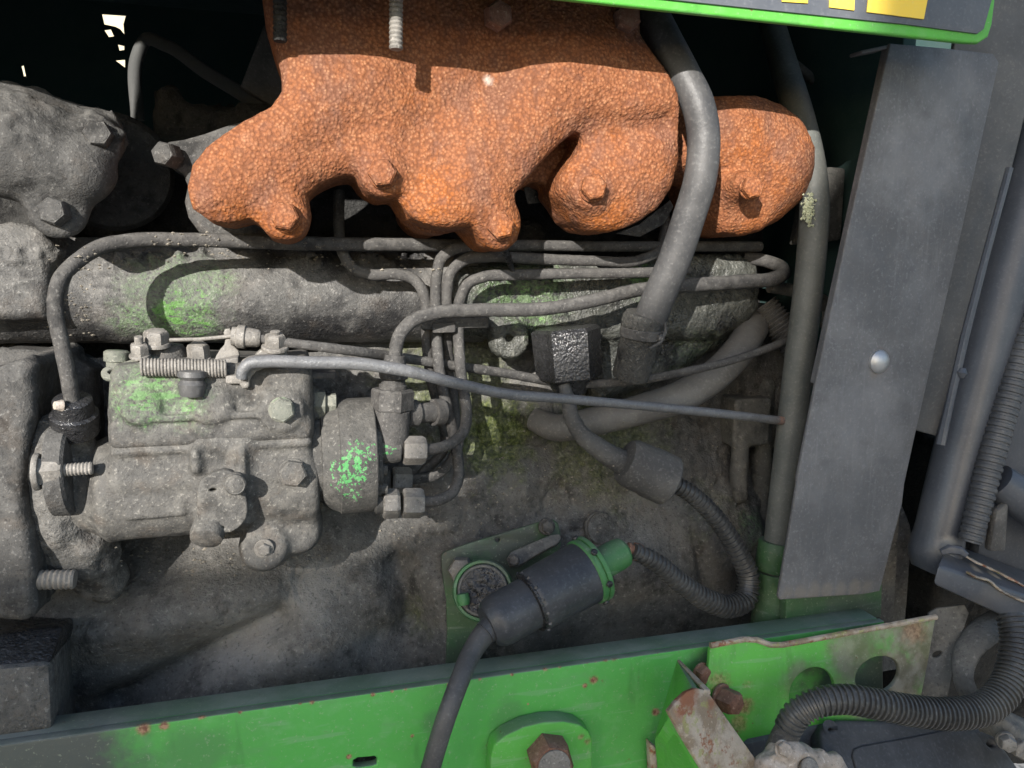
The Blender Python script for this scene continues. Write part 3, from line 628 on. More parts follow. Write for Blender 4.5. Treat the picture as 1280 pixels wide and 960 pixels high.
# ------------------------------------------------------------------ timing plate at the far left, with studs
tp = thing('timing_plate', 'thick dusty mounting plate with studs at left edge beside the pump', 'mounting plate', P(20, 780, 0))
def timing():
    lo, hi = bounds([(-90, 440), (130, 790)], -.05, -.08, .07)
    g = G(lo, hi, .0018)
    F = g.poly(xz([(-80, 480), (0, 462), (34, 448), (47, 455), (43, 520), (34, 600), (40, 660), (47, 700), (48, 765), (34, 773), (-80, 762)], -.036), -.042, .05, .005)
    F = smin(F, g.poly(xz([(-80, 452), (10, 436), (70, 440), (118, 462), (120, 560), (110, 640), (70, 650), (-80, 640)], .03), .02, .07, .008), .006)
    F = F-np.maximum(fnoise(g.X, g.Y, g.Z, 110, 51, 3), .02)*.0030-np.maximum(fnoise(g.X, g.Y, g.Z, 260, 15, 2), .1)*.0006
    cast('plate_body', g, F, M['grey'], tp)
    lo, hi = bounds([(20, 520), (190, 800)], -.02, -.05, .07); g = G(lo, hi, .0018)
    F = g.box(P(40, 715, -.02), P(128, 535, .05), .01); F = smin(F, g.cap(P(70, 560, -.02), P(75, 640, -.018), .018), .02); F = smin(F, g.cap(P(110, 690, -.01), P(125, 720, .0), .014), .02)
    F = F-np.maximum(fnoise(g.X, g.Y, g.Z, 80, 57, 3), -.2)*.005
    cast('packed_dirt', g, F, M['block'], tp)
timing()
bolt('stud_nut', P(44, 590, -.047), Vector((1, .05, 0)), .0125, .012, M['steel'], tp, washer=1.45, wh=.2, tip=.013, rot=.3)
lathe('stud', P(48, 725, -.034), P(94, 724, -.034), [(i/14, .0052*(1 if i % 2 else .88)) for i in range(15)], M['steel'], tp, 16)
# pump flange ear

# block at the lower left
lb = thing('engine_mount', 'dirty angular mounting block at bottom left corner above the rail', 'mount', P(40, 905, 0))
boxy('mount_body', [P(-60, 840, -.06), P(62, 830, -.06), P(66, 912, -.06), P(-60, 930, -.06), P(-60, 790, .02), P(92, 775, .02), P(96, 905, .02), P(-60, 920, .02)], M['block'], lb, .003)
boxy('mount_flange', [P(-60, 800, -.04), P(80, 782, -.03), P(62, 832, -.058), P(-60, 845, -.058), P(-60, 760, .02), P(95, 770, .02), P(96, 790, .025), P(-60, 790, .025)], M['black'], lb, .002)

# ------------------------------------------------------------------ exhaust manifold
man = thing('exhaust_manifold', 'large rust orange cast exhaust manifold across the top of the engine', 'manifold', P(600, 300, 0))
MO = [(322, -60), (330, 15), (343, 60), (353, 92), (354, 118), (342, 138), (318, 150), (290, 167), (260, 190), (243, 212), (239, 240), (246, 262), (264, 275), (288, 279), (314, 273), (330, 277), (345, 290), (362, 295), (378, 288), (384, 268), (383, 247), (396, 233), (422, 222), (446, 217), (462, 228), (478, 240), (496, 243), (503, 258), (514, 272), (532, 281), (560, 286), (584, 283), (600, 291), (614, 303), (628, 307), (641, 298), (644, 277), (637, 256), (636, 243), (652, 225), (672, 203), (690, 185), (708, 169), (720, 168), (724, 180), (717, 195), (707, 207), (699, 222), (698, 240), (712, 253), (722, 275), (738, 288), (760, 290), (790, 280), (815, 262), (831, 235), (836, 200), (833, 150), (826, 120), (811, 90), (799, 65), (793, 45), (798, 12), (806, -60)]
def manifold():
    Y = -.045; lo, hi = bounds(MO, Y, -.075, .045); g = G(lo, hi, .0016)
    hi2 = P(500, -50, Y).z
    F = g.poly(xz(MO, Y), -.054, .004, .012)
    d2 = np.broadcast_to(g.d2, F.shape)
    def c(p, q, r, dy=0, r2=None): return g.cap(P(p[0], p[1], -.03)+Vector((0, dy, 0)), P(q[0], q[1], -.03)+Vector((0, dy, 0)), r, r2)
    # runners stand proud of the plenum
    for p, q, r, dy in (((280, 230), (450, 130), .020, -.006), ((560, 255), (690, 120), .022, -.008), ((690, 85), (790, 130), .026, -.004), ((775, 215), (800, 150), .024, -.005)):
        F = smin(F, np.maximum(c(p, q, r, dy+.002), d2+.006), .024)
    for p, q, r, dy in (((395, 205), (450, 170), .005, -.032), ((600, 112), (520, 168), .002, -.027), ((725, 180), (800, 168), .0015, -.026), ((735, 285), (790, 268), .004, -.035), ((500, 240), (540, 200), .004, -.031), ((585, 62), (608, 95), .003, -.030)):
        F = scut(F, c(p, q, r, dy-.006), .016)
    F = np.maximum(F, np.broadcast_to(d2, F.shape)-.0005)
    for px, py, yn in ((357, 272, -.053), (478, 218, -.056), (625, 284, -.053), (740, 236, -.058)):
        p = P(px, py, yn); F = smin(F, g.cyl(p-Vector((0, .0015, 0)), p+Vector((0, .05, 0)), .0108, .004), .008)
    # ports run back to the cylinder head
    for px, py in ((285, 235), (545, 255), (775, 235)):
        p = P(px, py, -.02); F = smin(F, g.cyl(p, p+Vector((0, .055, 0)), .017, .002), .004)
    F = smin(F, g.poly(xz([(636, 240), (660, 205), (700, 160), (735, 160), (730, 215), (712, 240), (690, 236), (668, 228), (650, 238)], -.02), -.022, .02, .004), .003)
    F = F+fnoise(g.X, g.Y, g.Z, 48, 61, 2)*.0012+vnoise(g.X, g.Y, g.Z, 290, 66)*.0007
    cast('manifold_body', g, F, M['rust'], man)
manifold()
MB = [(357, 272, -.0555), (478, 218, -.0585), (625, 284, -.0555), (740, 236, -.0605)]
for px, py, y in MB:
    bolt('flange_bolt', P(px, py, y), Vector((-.12, -1, .10)), .0125, .0065, M['rust'], man, washer=1.2, wh=.2, rot=.4*px)
for px, py, y, L in ((350, 20, -.062, 60), (495, 40, -.082, 60)):
    lathe('hanging_stud', P(px, py-L, y), P(px, py+(22 if px == 495 else 32), y), [(i/28, mpp(px, py, y)*9*(1 if i % 2 else .86)) for i in range(29)], M['steel'] if px == 495 else M['head'], man, 16)
bolt('flange_nut', P(780, 28, -.055), Vector((-.1, -1, .1)), .0125, .009, M['brownbolt'], man, washer=0, rot=.2)
bolt('flange_nut', P(620, 22, -.058), Vector((0, -1, -.1)), .0125, .009, M['brownbolt'], man, washer=0, rot=.1)

EO = [(826, 118), (850, 127), (872, 129), (900, 126), (940, 125), (970, 135), (990, 155), (1003, 185), (1006, 215), (999, 250), (981, 275), (956, 290), (930, 294), (906, 291), (891, 276), (886, 250), (880, 222), (850, 218), (832, 216)]
elb = thing('exhaust_elbow', 'smaller rust orange exhaust elbow end behind the black hose', 'exhaust elbow', P(940, 295, 0))
def elbow():
    Y = -.025; lo, hi = bounds(EO, Y, -.06, .06); g = G(lo, hi, .0015)
    F = g.poly(xz(EO, Y), -.034, .04, .018)
    d2 = np.broadcast_to(g.d2, F.shape)
    F = smin(F, np.maximum(g.cap(P(900, 175, -.01), P(960, 200, -.01), .030), d2+.001), .015)
    p = P(937, 237, -.048); F = smin(F, g.cyl(p, p+Vector((0, .04, 0)), .0115, .004), .007)
    F = scut(F, g.cap(P(905, 262, -.045), P(960, 270, -.045), .008), .016)
    F = F+fnoise(g.X, g.Y, g.Z, 48, 71, 2)*.0018+vnoise(g.X, g.Y, g.Z, 290, 76)*.0007
    cast('elbow_body', g, F, M['rust'], elb)
elbow()
bolt('flange_bolt', P(937, 236, -.0485), Vector((-.12, -1, .10)),   .0118, .0065, M['rust'], elb, washer=1.15, wh=.22, rot=.7)

tube('oil_drip', [(626, 300, -.030, 5), (632, 316, -.018, 5), (638, 330, -.010, 4), (643, 344, -.006, 2.5)], M['black'], man, 16, 10, nz=.4)
plate('gasket_scrap', [(682, 225), (700, 240), (712, 256), (716, 270), (712, 284), (700, 280), (706, 266), (690, 252), (660, 255), (655, 235)], flat(.0), .0015, M['grey'], man, .0003)
plate('gasket_scrap', [(770, 292), (800, 280), (838, 250), (842, 258), (830, 280), (800, 296)], flat(.004), .0015, M['grey'], man, .0003)
# gasket flange peeping out at the manifold's left end
gf = thing('gasket_flange', 'grey crusted flange edge with bolt behind left end of rusty manifold', 'flange', P(270, 300, .02))
plate('flange_plate', [(200, 178), (240, 172), (300, 150), (330, 150), (330, 278), (350, 305), (255, 300), (228, 262), (236, 222), (206, 205)], flat(.006), .03, M['grey'], gf, .003, rnd=1)
bolt('flange_bolt', P(215, 196, .004), Vector((-.4, -1, .05)), .0120, .010, M['grey'], gf, washer=0, rot=.3)

# ------------------------------------------------------------------ coolant elbow top left
ce = thing('coolant_elbow', 'dusty grey cast elbow with bolts at upper left under the hood', 'pipe elbow', P(90, 290, 0))
def coolant():
    lo, hi = bounds([(-80, 100), (210, 300)], 0, -.06, .06); g = G(lo, hi, .0017)
    F = g.cap(P(-70, 158, -.005), P(20, 182, -.01), .026, .025); F = smin(F, g.cap(P(20, 182, -.012), P(98, 212, -.016), .022, .0175), .014)
    F = smin(F, g.cap(P(-60, 150, -.022), P(20, 150, -.02), .012, .006), .01)
    F = smin(F, g.cap(P(60, 150, .0), P(122, 168, .0), .010, .009), .016)
    F = smin(F, g.cyl(P(122, 172, -.02), P(124, 172, .02), .0105, .003), .008)
    F = smin(F, g.cyl(P(73, 264, -.022), P(76, 262, .03), .0135, .004), .008)
    top = np.clip((g.Z-P(60, 205, 0).z)/.012, 0, 1)
    F = F-np.maximum(fnoise(g.X, g.Y, g.Z, 130, 81, 3), 0)*(.0008+.005*top)
    cast('elbow_casting', g, F, M['grey'], ce)
    lathe('pipe_flange', P(140, 215, .030), P(140, 215, .075), [(0, .030), (.1, .033), (1, .034)], M['head'], ce, 40)  # darker material puts the hood's shade into its colour
coolant()
bolt('elbow_bolt', P(71, 266, -.022), Vector((-.1, -1, .1)), .0125, .007, M['grey'], ce, washer=0, rot=.2)
bolt('elbow_bolt', P(124, 170, -.02), Vector((.1, -1, .1)), .012, .007, M['grey'], ce, washer=0, rot=.5)
# ------------------------------------------------------------------ injection pump
pm = thing('injection_pump', 'dust coated fuel injection pump with worn green top and levers', 'fuel pump', P(260, 690, -.02))
YA = -.018                                       # depth of the pump axis
def xa(px, py=600, Y=YA): return P(px, py, Y).x
def zz(px, py, Y=YA): return P(px, py, Y).z
AX = lambda px, py=588, Y=YA: Vector((xa(px, py, Y), Y, zz(260, py, Y)))
def pump_housing():
    YF = -.05
    lo = (xa(60), -.075, zz(260, 720)); hi = (xa(425), .05, zz(260, 530)); g = G(lo, hi, .0015)
    zc = zz(260, 604); r = .0270
    F = g.cyl((xa(132), YA, zc), (xa(398), YA, zc), r, .004)
    F = smin(F, g.box((P(134, 600, YF).x, -.046, zz(260, 610, YF)), (P(391, 600, YF).x, .03, zz(260, 548, YF)), .005), .008)
    F = smin(F, g.box((P(136, 560, YF).x, -.0485, P(260, 567, YF).z), (P(391, 560, YF).x, .03, P(260, 556, YF).z), .003), .002)   # joint flange
    F = smin(F, g.cyl((xa(85), YA+.006, zc), (xa(140), YA+.006, zc), .024, .003), .012)
    F = smin(F, g.poly(xz([(240, 545), (316, 545), (314, 660), (246, 660)], YF), -.049, -.02, .004), .004)
    F = smin(F, g.box((P(240, 600, YF).x, -.0535, P(245, 592, YF).z), (P(252, 600, YF).x, -.03, P(250, 560, YF).z), .0025), .004)
    F = smin(F, g.box((P(297, 600, YF).x, -.0535, P(300, 602, YF).z), (P(309, 600, YF).x, -.03, P(300, 560, YF).z), .0025), .004)
    F = smin(F, g.cyl(P(330, 684, -.042), P(330, 684, .0), .0125, .003), .006)
    F = smin(F, g.cap(P(330, 682, -.025), P(375, 660, -.02), .010, .011), .008)
    F = smin(F, g.cyl(P(375, 668, -.034), P(375, 668, .0), .010, .003), .006)
    F = smin(F, g.box((P(152, 640, YF).x, -.0455, P(190, 652, YF).z), (P(230, 640, YF).x, -.02, P(190, 625, YF).z), .001), .001)
    F = F-np.maximum(fnoise(g.X, g.Y, g.Z, 150, 91, 2), 0)*.0007
    cast('pump_housing', g, F, M['pump'], pm)
    # governor cover
    YF = -.046
    lo = (xa(110), -.07, zz(260, 575)); hi = (xa(420), .05, zz(260, 420)); g = G(lo, hi, .0014)
    F = g.poly(xz([(133, 470), (140, 458), (200, 452), (330, 456), (385, 452), (391, 470), (391, 553), (380, 556), (145, 561), (134, 556), (130, 520)], YF), -.0455, .03, .0075)
    low = g.Z < zz(260, 518, YF)
    F = smin(F, g.box((P(134, 540, YF).x, -.0485, P(260, 557, YF).z), (P(391, 540, YF).x, .03, P(260, 524, YF).z), .005), .003)
    F = smin(F, g.box((P(196, 500, YF).x, -.0495, P(260, 524, YF).z), (P(372, 500, YF).x, -.03, P(260, 516, YF).z), .0012), .0012)
    for px, py, r in ((176, 508, .0095), (266, 506, .0098), (352, 512, .0115)):
        F = smin(F, g.cyl(P(px, py, -.050), P(px, py, -.02), r, .0028), .0035)
    F = smin(F, g.cyl(P(380, 506, -.02)-X1*.01, P(402, 506, -.02), .010, .002), .004)
    F = smin(F, g.box((P(370, 460, YF).x, -.04, P(376, 470, YF).z), (P(384, 460, YF).x, -.02, P(376, 448, YF).z), .002), .003)
    F = F-np.maximum(fnoise(g.X, g.Y, g.Z, 150, 95, 2), 0)*.0006
    cast('governor_cover', g, F, M['pump'], pm)
    # distributor head
    zc = zz(260, 580); L = lambda px: Vector((xa(px, 580), YA, zc))
    lathe('distributor_head', L(378), L(467), [(0, .0255), (.26, .0255), (.27, .0275), (.50, .0320), (.51, .0330), (.985, .0330), (1, .0324)], M['rotor'], pm, 56, sharp=11)
    lathe('head_face', L(464), L(474), [(0, .026), (.8, .026), (1, .025)], M['rotor'], pm, 40)
pump_housing()
# timing window cover and its bits
wc_ = plate('window_cover', [(246, 604), (262, 592), (285, 586), (300, 600), (309, 622), (310, 645), (300, 660), (284, 668), (262, 664), (246, 655)], flat(-.0545), .006, M['pump'], pm, .0012, rnd=1,
      holes=[ell(266, 613, 4.5, 2.2, 10, -.1), ell(277, 660, 3.2, 1.8, 10)])
bolt('cover_bolt', P(294, 603, -.0545), Vector((.1, -1, .05)), .009, .008, M['pump'], wc_, washer=1.25, wh=.5, seg=16)
lathe('bottom_boss', P(262, 655, -.048), P(257, 676, -.056), [(0, .008), (.6, .0085), (.9, .0078), (1, .006)], M['pump'], pm, 20)
bolt('drain_bolt', P(366, 590, -.0465), Vector((.05, -1, .05)), .0125, .007, M['pump'], pm, washer=1.2, wh=.25, rot=.3)
bolt('boss_bolt', P(330, 685, -.043), Vector((.05, -1, -.05)), .006, .004, M['steel'], pm, washer=1.7, wh=.3)
bolt('governor_bolt', P(352, 512, -.0505), Vector((.05, -1, .1)), .0115, .006, M['greennut'], pm, washer=1.15, wh=.25, rot=.1)
# bleed screw on the right end
lathe('bleed_screw', P(391, 505, -.024), P(421, 505, -.024), [(0, .0075), (.25, .0085), (.5, .0085), (.55, .0055), (.7, .0058), (.78, .0066), (.95, .0066), (1, .005)], M['greennut'], pm, 6, sharp=30)
# mounting ear with stud
lathe('mounting_flange', Vector((P(54, 605, -.05).x, -.028, P(58, 600, -.05).z)), Vector((P(54, 605, -.05).x+.009, -.028, P(58, 600, -.05).z)), [(0, .024), (.85, .024), (1, .0225)], M['grey'], pm, 40)
# outlets at the distributor end: stub, union nut
def outlet(px0, py, px1, px2, px3, Y, r0, af, af2):
    q = lambda px: P(px, py, Y)
    lathe('outlet_stub', q(px0), q(px1), [(0, r0*.8), (.2, r0), (.8, r0), (1, r0*.9)], M['rotor'], pm, 18)
    lathe('union_nut', q(px2), q(px3), [(0, af*.52), (.1, af*.577), (.85, af*.577), (1, af*.5)], M['steel'], pm, 6, .35, 30)
outlet(468, 563, 500, 504, 532, -.034, .0072, .0142, 0)
outlet(468, 629, 480, 503, 529, -.034, .006, .0150, 0)
lathe('lock_nut', P(478, 630, -.034), P(499, 629, -.034), [(0, .0075), (.1, .0085), (.85, .0085), (1, .0075)], M['steel'], pm, 6, .2, 30)
for px, py in ((470, 588), (470, 611)):
    lathe('small_stud', P(px-4, py, -.038), P(px+14, py, -.038), [(0, .004), (.6, .004), (.61, .003), (1, .003)], M['rotor'], pm, 12)
outlet(468, 600, 486, 490, 514, .012, .0072, .0142, 0)
# levers and linkage on top
YL = -.028
lvp = (P(172, 452, YL-.004), Vector((0.05, -.62, .78)).normalized())
plate('lever_plate', [(125, 466), (129, 459), (142, 455), (165, 449), (190, 439), (212, 427), (221, 431), (206, 445), (182, 458), (158, 469), (140, 474), (129, 472)], lvp, .0024, M['greennut'], pm, .0006, rnd=1, holes=[ell(141, 464, 6.5, 3.2, 14, -.1), ell(172, 455, 4, 2, 10, -.2)])
lathe('lever_pin', P(146, 458, YL), P(146, 438, YL), [(0, .005), (.3, .005), (.35, .0062), (.9, .0062), (1, .005)], M['greennut'], pm, 16)
bolt('lever_nut', P(196, 432, YL), Vector((.05, -.25, 1)), .0108, .008, M['steel'], pm, washer=1.25, wh=.25, rot=.3)
bolt('lever_nut', P(175, 446, YL-.006), Vector((.05, -.3, 1)), .0078, .007, M['steel'], pm, washer=1.3, wh=.2, rot=.1, tip=.004)
lathe('top_boss', P(206, 456, YL+.01), P(206, 430, YL+.01), [(0, .012), (.7, .011), (1, .009)], M['pump'], pm, 20)
bolt('lever_nut', P(249, 450, YL+.005), Vector((0, -.3, 1)), .0098, .009, M['steel'], pm, washer=1.3, wh=.2, rot=.6)
plate('cable_bracket', [(265, 458), (272, 440), (283, 428), (278, 412), (290, 410), (292, 432), (300, 440), (298, 452), (285, 452), (280, 460)], flat(YL-.002), .003, M['steel'], pm, .0007, rnd=1)
boxy('cable_bracket_foot', [P(266, 452, YL-.012), P(298, 446, YL-.012), P(298, 456, YL-.012), P(266, 460, YL-.012), P(270, 446, YL+.01), P(300, 440, YL+.01), P(300, 450, YL+.01), P(270, 455, YL+.01)], M['steel'], pm, .001)
# return spring
sp = []; a, b = P(176, 459, -.048), P(284, 461, -.046); u, v = frame(b-a); N = 26
for i in range(N*12+1):
    t = i/(N*12); q = a.lerp(b, t); w_ = 2*math.pi*i/12; sp.append(q+u*(.0040*math.cos(w_))+v*(.0040*math.sin(w_)))
V, F = sweep(sp, [.00078]*len(sp), 6); mk('return_spring', V, F, M['steel'], pm, 180)
lathe('rubber_boot', P(240, 495, -.050), P(240, 462, -.050), [(0, .0055), (.1, .006), (.3, .0064), (.45, .0068), (.62, .0054), (.75, .0070), (.95, .0066), (1, .004)], M['hose'], pm, 18)
# throttle clamp block
plate('lever_fork', [(296, 462), (304, 448), (330, 444), (352, 446), (352, 458), (322, 462), (312, 474), (312, 486), (300, 486)], flat(-.050), .010, M['steel'], pm, .001, rnd=1)
boxy('lever_step', [P(282, 470, -.050), P(312, 468, -.050), P(312, 480, -.050), P(282, 480, -.050), P(282, 466, -.035), P(312, 464, -.035), P(312, 474, -.035), P(282, 474, -.035)], M['steel'], pm, .0008)
plate('clamp_plate', [(316, 446), (326, 436), (350, 430), (360, 440), (358, 450), (330, 454)], flat(-.036), .012, M['steel'], pm, .0012, rnd=1)
bolt('clamp_nut', P(344, 436, -.034), Vector((.05, -.3, 1)), .0095, .008, M['steel'], pm, washer=1.5, wh=.25, rot=.2, tip=.002)
boxy('link_arm', [P(318, 466, -.03), P(420, 466, -.03), P(420, 474, -.03), P(318, 474, -.03), P(318, 462, -.015), P(420, 462, -.015), P(420, 470, -.015), P(318, 470, -.015)], M['line'], pm, .001)

# ------------------------------------------------------------------ pipes and fittings (left)
fp = thing('oil_feed_pipe', 'thick dusty pipe arching from left fitting and running along block', 'pipe', P(92, 540, -.01))
tube('pipe_run', [(93, 512, -.034, 9.5), (87, 480, -.038, 9.5), (77, 430, -.038, 9.5), (69, 385, -.036, 9.5), (74, 352, -.032, 9.5), (97, 326, -.024, 9.5), (125, 309, -.016, 9.5), (165, 301, -.009, 9.5), (230, 300, -.002, 9), (310, 302, .002, 9), (420, 305, .004, 8.5), (520, 306, .006, 8), (600, 308, .012, 7.5), (660, 312, .024, 7.5)], M['line'], fp, 110, nz=.07)
lathe('pipe_collar', P(96, 540, -.028), P(90, 498, -.036), [(0, .0105), (.12, .0112), (.55, .0112), (.6, .0095), (.95, .009), (1, .0075)], M['black'], fp, 24)
lathe('collar_screw', P(68, 507, -.044), P(78, 507, -.042), [(0, .002), (.9, .003), (1, .003)], M['brass'], fp, 10)

# ------------------------------------------------------------------ injector lines
tube_lines = 'steel injector lines'
def line(label, pts, mat='line', n=90, seed=0):
    o = tube('fuel_line', pts, M[mat], None, n, 14, nz=.08, seed=seed); return tag(o, label, 'fuel line', tube_lines)
line('thin fuel line dropping from behind the manifold then stepping right, leftmost of the bundle',
     [(424, 240, .030, 7), (424, 290, .020, 7), (428, 315, .012, 7), (442, 336, .008, 7), (462, 343, .006, 7), (498, 343, .003, 7), (517, 349, .002, 7), (529, 365, 0, 7), (533, 390, 0, 7), (534, 430, 0, 7), (538, 470, .004, 6.5), (548, 510, .01, 6.5), (555, 560, .02, 6.5), (520, 600, .02, 6.5)], seed=1)
line('fuel line with the topmost bend of the bundle, running down to the lower pump outlet',
     [(950, 308, .02, 6.5), (860, 308, .012, 6.5), (740, 308, .006, 6.5), (640, 307, .002, 7), (590, 309, -.002, 7), (566, 312, -.004, 7), (551, 324, -.004, 7), (546, 345, -.004, 7), (545, 390, -.003, 7), (547, 440, -.006, 7), (552, 480, -.008, 7), (560, 512, -.010, 7), (567, 544, -.014, 7), (572, 572, -.020, 7), (573, 598, -.026, 7), (564, 617, -.031, 7), (545, 626, -.034, 7), (522, 628, -.034, 7)], n=140, seed=2)
line('middle fuel line of the bundle, bending right then rising behind the black hose',
     [(830, 262, .03, 6.5), (831, 290, .016, 6.5), (824, 312, .008, 6.5), (800, 325, .002, 6.5), (740, 326, -.002, 6.5), (660, 323, -.004, 7), (610, 321, -.004, 7), (581, 325, -.005, 7), (564, 340, -.005, 7), (559, 362, -.004, 7), (559, 395, -.002, 7), (559, 430, .004, 7), (563, 470, .008, 7), (569, 520, .012, 6.5), (572, 560, .012, 6.5), (548, 592, .012, 6.5), (510, 600, .012, 6.5)], n=130, seed=3)
line('fuel line with chipped green bend, innermost of the bundle, joining upper pump outlet',
     [(860, 338, .006, 6.5), (800, 341, .0, 6.5), (720, 342, -.004, 6.5), (640, 344, -.006, 7), (605, 346, -.007, 7), (585, 355, -.008, 7), (575, 374, -.008, 7), (573, 400, -.008, 7), (574, 440, -.010, 7), (578, 480, -.014, 7), (583, 515, -.020, 7), (580, 538, -.026, 7), (566, 553, -.031, 7), (548, 560, -.034, 7), (524, 563, -.034, 7)], 'linegreen', 130, seed=4)
rl = tube('return_pipe', [(493, 470, -.030, 8.5), (494, 445, -.030, 8.5), (499, 420, -.029, 8.5), (514, 402, -.028, 8.5), (540, 392, -.027, 8.5), (590, 388, -.026, 8.5), (680, 386, -.024, 8.5), (735, 377, -.022, 8.5), (800, 362, -.014, 8.5), (870, 356, -.008, 9), (930, 352, -.004, 9), (965, 349, -.002, 9), (978, 343, .004, 9), (976, 334, .012, 8.5), (960, 327, .02, 8), (930, 322, .028, 8)], M['line'], None, 130, nz=.07)
tag(rl, 'thick grey pipe rising from check valve and crossing over the line bundle', 'pipe')
cb = thing('line_clamp', 'flat dusty clamp bar holding the bundle of fuel lines', 'clamp', P(570, 415, 0))
boxy('clamp_bar', [P(526, 398, -.014), P(612, 395, -.010), P(612, 410, -.010), P(526, 413, -.014), P(526, 398, .004), P(612, 395, .012), P(612, 410, .012), P(526, 413, .004)], M['grey'], cb, .002)
boxy('clamp_back', [P(540, 404, -.016), P(570, 402, -.016), P(570, 416, -.016), P(540, 417, -.016), P(540, 402, .0), P(570, 402, .0), P(570, 414, .0), P(540, 414, .0)], M['line'], cb, .0015)
# check valve
cv = thing('check_valve', 'dusty upright cylindrical check valve beside the pump head', 'valve', P(488, 575, -.03))
lathe('valve_body', P(487, 566, -.030), P(491, 486, -.030), [(0, .0088), (.03, .0100), (.5, .0104), (.66, .0106), (.67, .0100), (1, .0098)], M['line'], cv, 28, sharp=20)
lathe('valve_hex', P(490, 513, -.030), P(491, 486, -.030), [(0, .0112), (.08, .0120), (.9, .0120), (1, .0110)], M['line'], cv, 6, .3, 20)
lathe('valve_neck', P(491, 488, -.030), P(492, 468, -.030), [(0, .0078), (.35, .0078), (.4, .0068), (.7, .0068), (.75, .0075), (1, .0075)], M['line'], cv, 24, sharp=20)
lathe('valve_cap', P(492, 472, -.030), P(494, 444, -.030), [(0, .008), (.3, .0085), (.5, .0085), (.62, .0065), (1, .0055)], M['line'], cv, 20)
lathe('banjo_bolt', P(505, 517, -.024), P(552, 515, -.014), [(0, .008), (.3, .008), (.32, .006), (.75, .006), (.76, .008), (1, .008)], M['line'], cv, 16)

# ------------------------------------------------------------------ throttle rod and cable
tr = tube('throttle_rod', [(302, 472, -.055, 7), (304, 462, -.056, 7.5), (313, 454, -.056, 8), (330, 452, -.056, 8), (385, 453, -.056, 8), (450, 455, -.056, 8), (505, 463, -.056, 7.8), (570, 479, -.055, 7.2), (630, 492, -.053, 6.8), (700, 498, -.05, 6.2), (800, 507, -.044, 5.8), (900, 517, -.038, 5.6), (978, 526, -.032, 5.2)], M['rod'], None, 120, nz=.03)
tag(tr, 'long grey throttle rod slanting right from the pump lever, orange at its end', 'rod')
ca = thing('stop_cable', 'dusty sheathed stop cable running from pump bracket sagging to the right', 'cable', P(640, 480, -.03))
tube('cable_sheath', [(318, 422, -.032, 5.5), (350, 427, -.034, 6), (420, 436, -.036, 6.2), (500, 447, -.012, 6.2), (560, 456, .0, 6), (640, 468, .004, 6), (690, 477, .0, 5.6), (730, 480, -.008, 5.4), (800, 475, -.02, 5.4), (860, 464, -.026, 5.2), (920, 449, -.022, 5), (990, 424, -.010, 5)], M['line'], ca, 110, nz=.1)
lathe('cable_ferrule', P(290, 420, -.031), P(326, 423, -.032), [(0, .005), (.15, .005), (.2, .0062), (.45, .0062), (.5, .0052), (.9, .0048), (1, .0036)], M['steel'], ca, 16)
V, F = sweep([P(212, 425, -.03), P(250, 424, -.031), P(292, 420, -.031)], [.0010]*3, 8); mk('inner_wire', V, F, M['steel'], ca)

# ------------------------------------------------------------------ middle right: sender, hoses, connector
sn = thing('pressure_sender', 'glossy black oil-crusted hexagonal sender right of the line bundle', 'sensor', P(712, 478, .0))
V, F = lathe_v(P(712, 474, -.002), P(706, 408, -.002), [(0, .0195), (.04, .0215), (.94, .0225), (1, .020)], 6, .25)
lathe('sender_body', P(712, 473, -.002), P(707, 409, -.002), [(0, .0195), (.04, .0212), (.30, .0214), (.55, .0216), (.94, .0220), (1, .020)], M['black'], sn, 6, .30, 25)
lathe('sender_neck', P(713, 492, .0), P(712, 470, .0), [(0, .010), (.5, .013), (1, .016)], M['black'], sn, 20)
rh = thing('radiator_hose', 'thick black rubber hose curving down in front of the exhaust elbow', 'hose', P(800, 470, -.01))
tube('hose_run', [(800, -10, -.030, 21), (828, 45, -.046, 21), (856, 97, -.058, 20.5), (872, 130, -.063, 20.5), (879, 165, -.064, 20.5), (876, 219, -.063, 20.5), (860, 275, -.056, 20.5), (841, 330, -.048, 20.5), (822, 375, -.041, 20.5), (808, 412, -.034, 20.5)], M['hose'], rh, 90, 28)
lathe('hose_socket', P(788, 472, -.026), P(806, 392, -.036), [(0, .0108), (.06, .0114), (.2, .0116), (.3, .0112), (.42, .0117), (.60, .0114), (.74, .0118), (.78, .0127), (.86, .0129), (.94, .0126), (1, .0112)], M['crust'], rh, 32)
lathe('hose_clamp', P(801, 422, -.0335), P(803, 409, -.0345), [(0, .0121), (.08, .0130), (.92, .0130), (1, .0121)], M['line'], rh, 36, sharp=25)
bolt('clamp_screw', P(822, 424, -.043), Vector((.3, -1, .3)), .0045, .004, M['line'], rh, washer=0)
V, F = sweep([P(831, 402, -.044), P(832, 415, -.046), P(826, 428, -.047), P(812, 436, -.047)], [.0009]*4, 8); mk('socket_wire', V, F, M['line'], rh)
lh = tube('coolant_hose', [(668, 524, .034, 15), (692, 534, .022, 17), (740, 527, .010, 18), (800, 512, .004, 19), (850, 496, .002, 20), (890, 472, .004, 20), (918, 445, .010, 20), (938, 416, .024, 19), (950, 395, .045, 18)], M['grey_hose'], None, 80, 24, nz=.02)
tag(lh, 'dusty grey rubber hose lying diagonally low behind the throttle rod', 'hose')
kn = ribbed('ribbed_hose', [(955, 380, .03, 17), (985, 420, .02, 19), (1000, 440, .015, 19), (1030, 470, .02, 19)], M['rubber'], .0028, .14)
tag(kn, 'short dirty ribbed hose stub behind the upright grey pipe', 'hose')
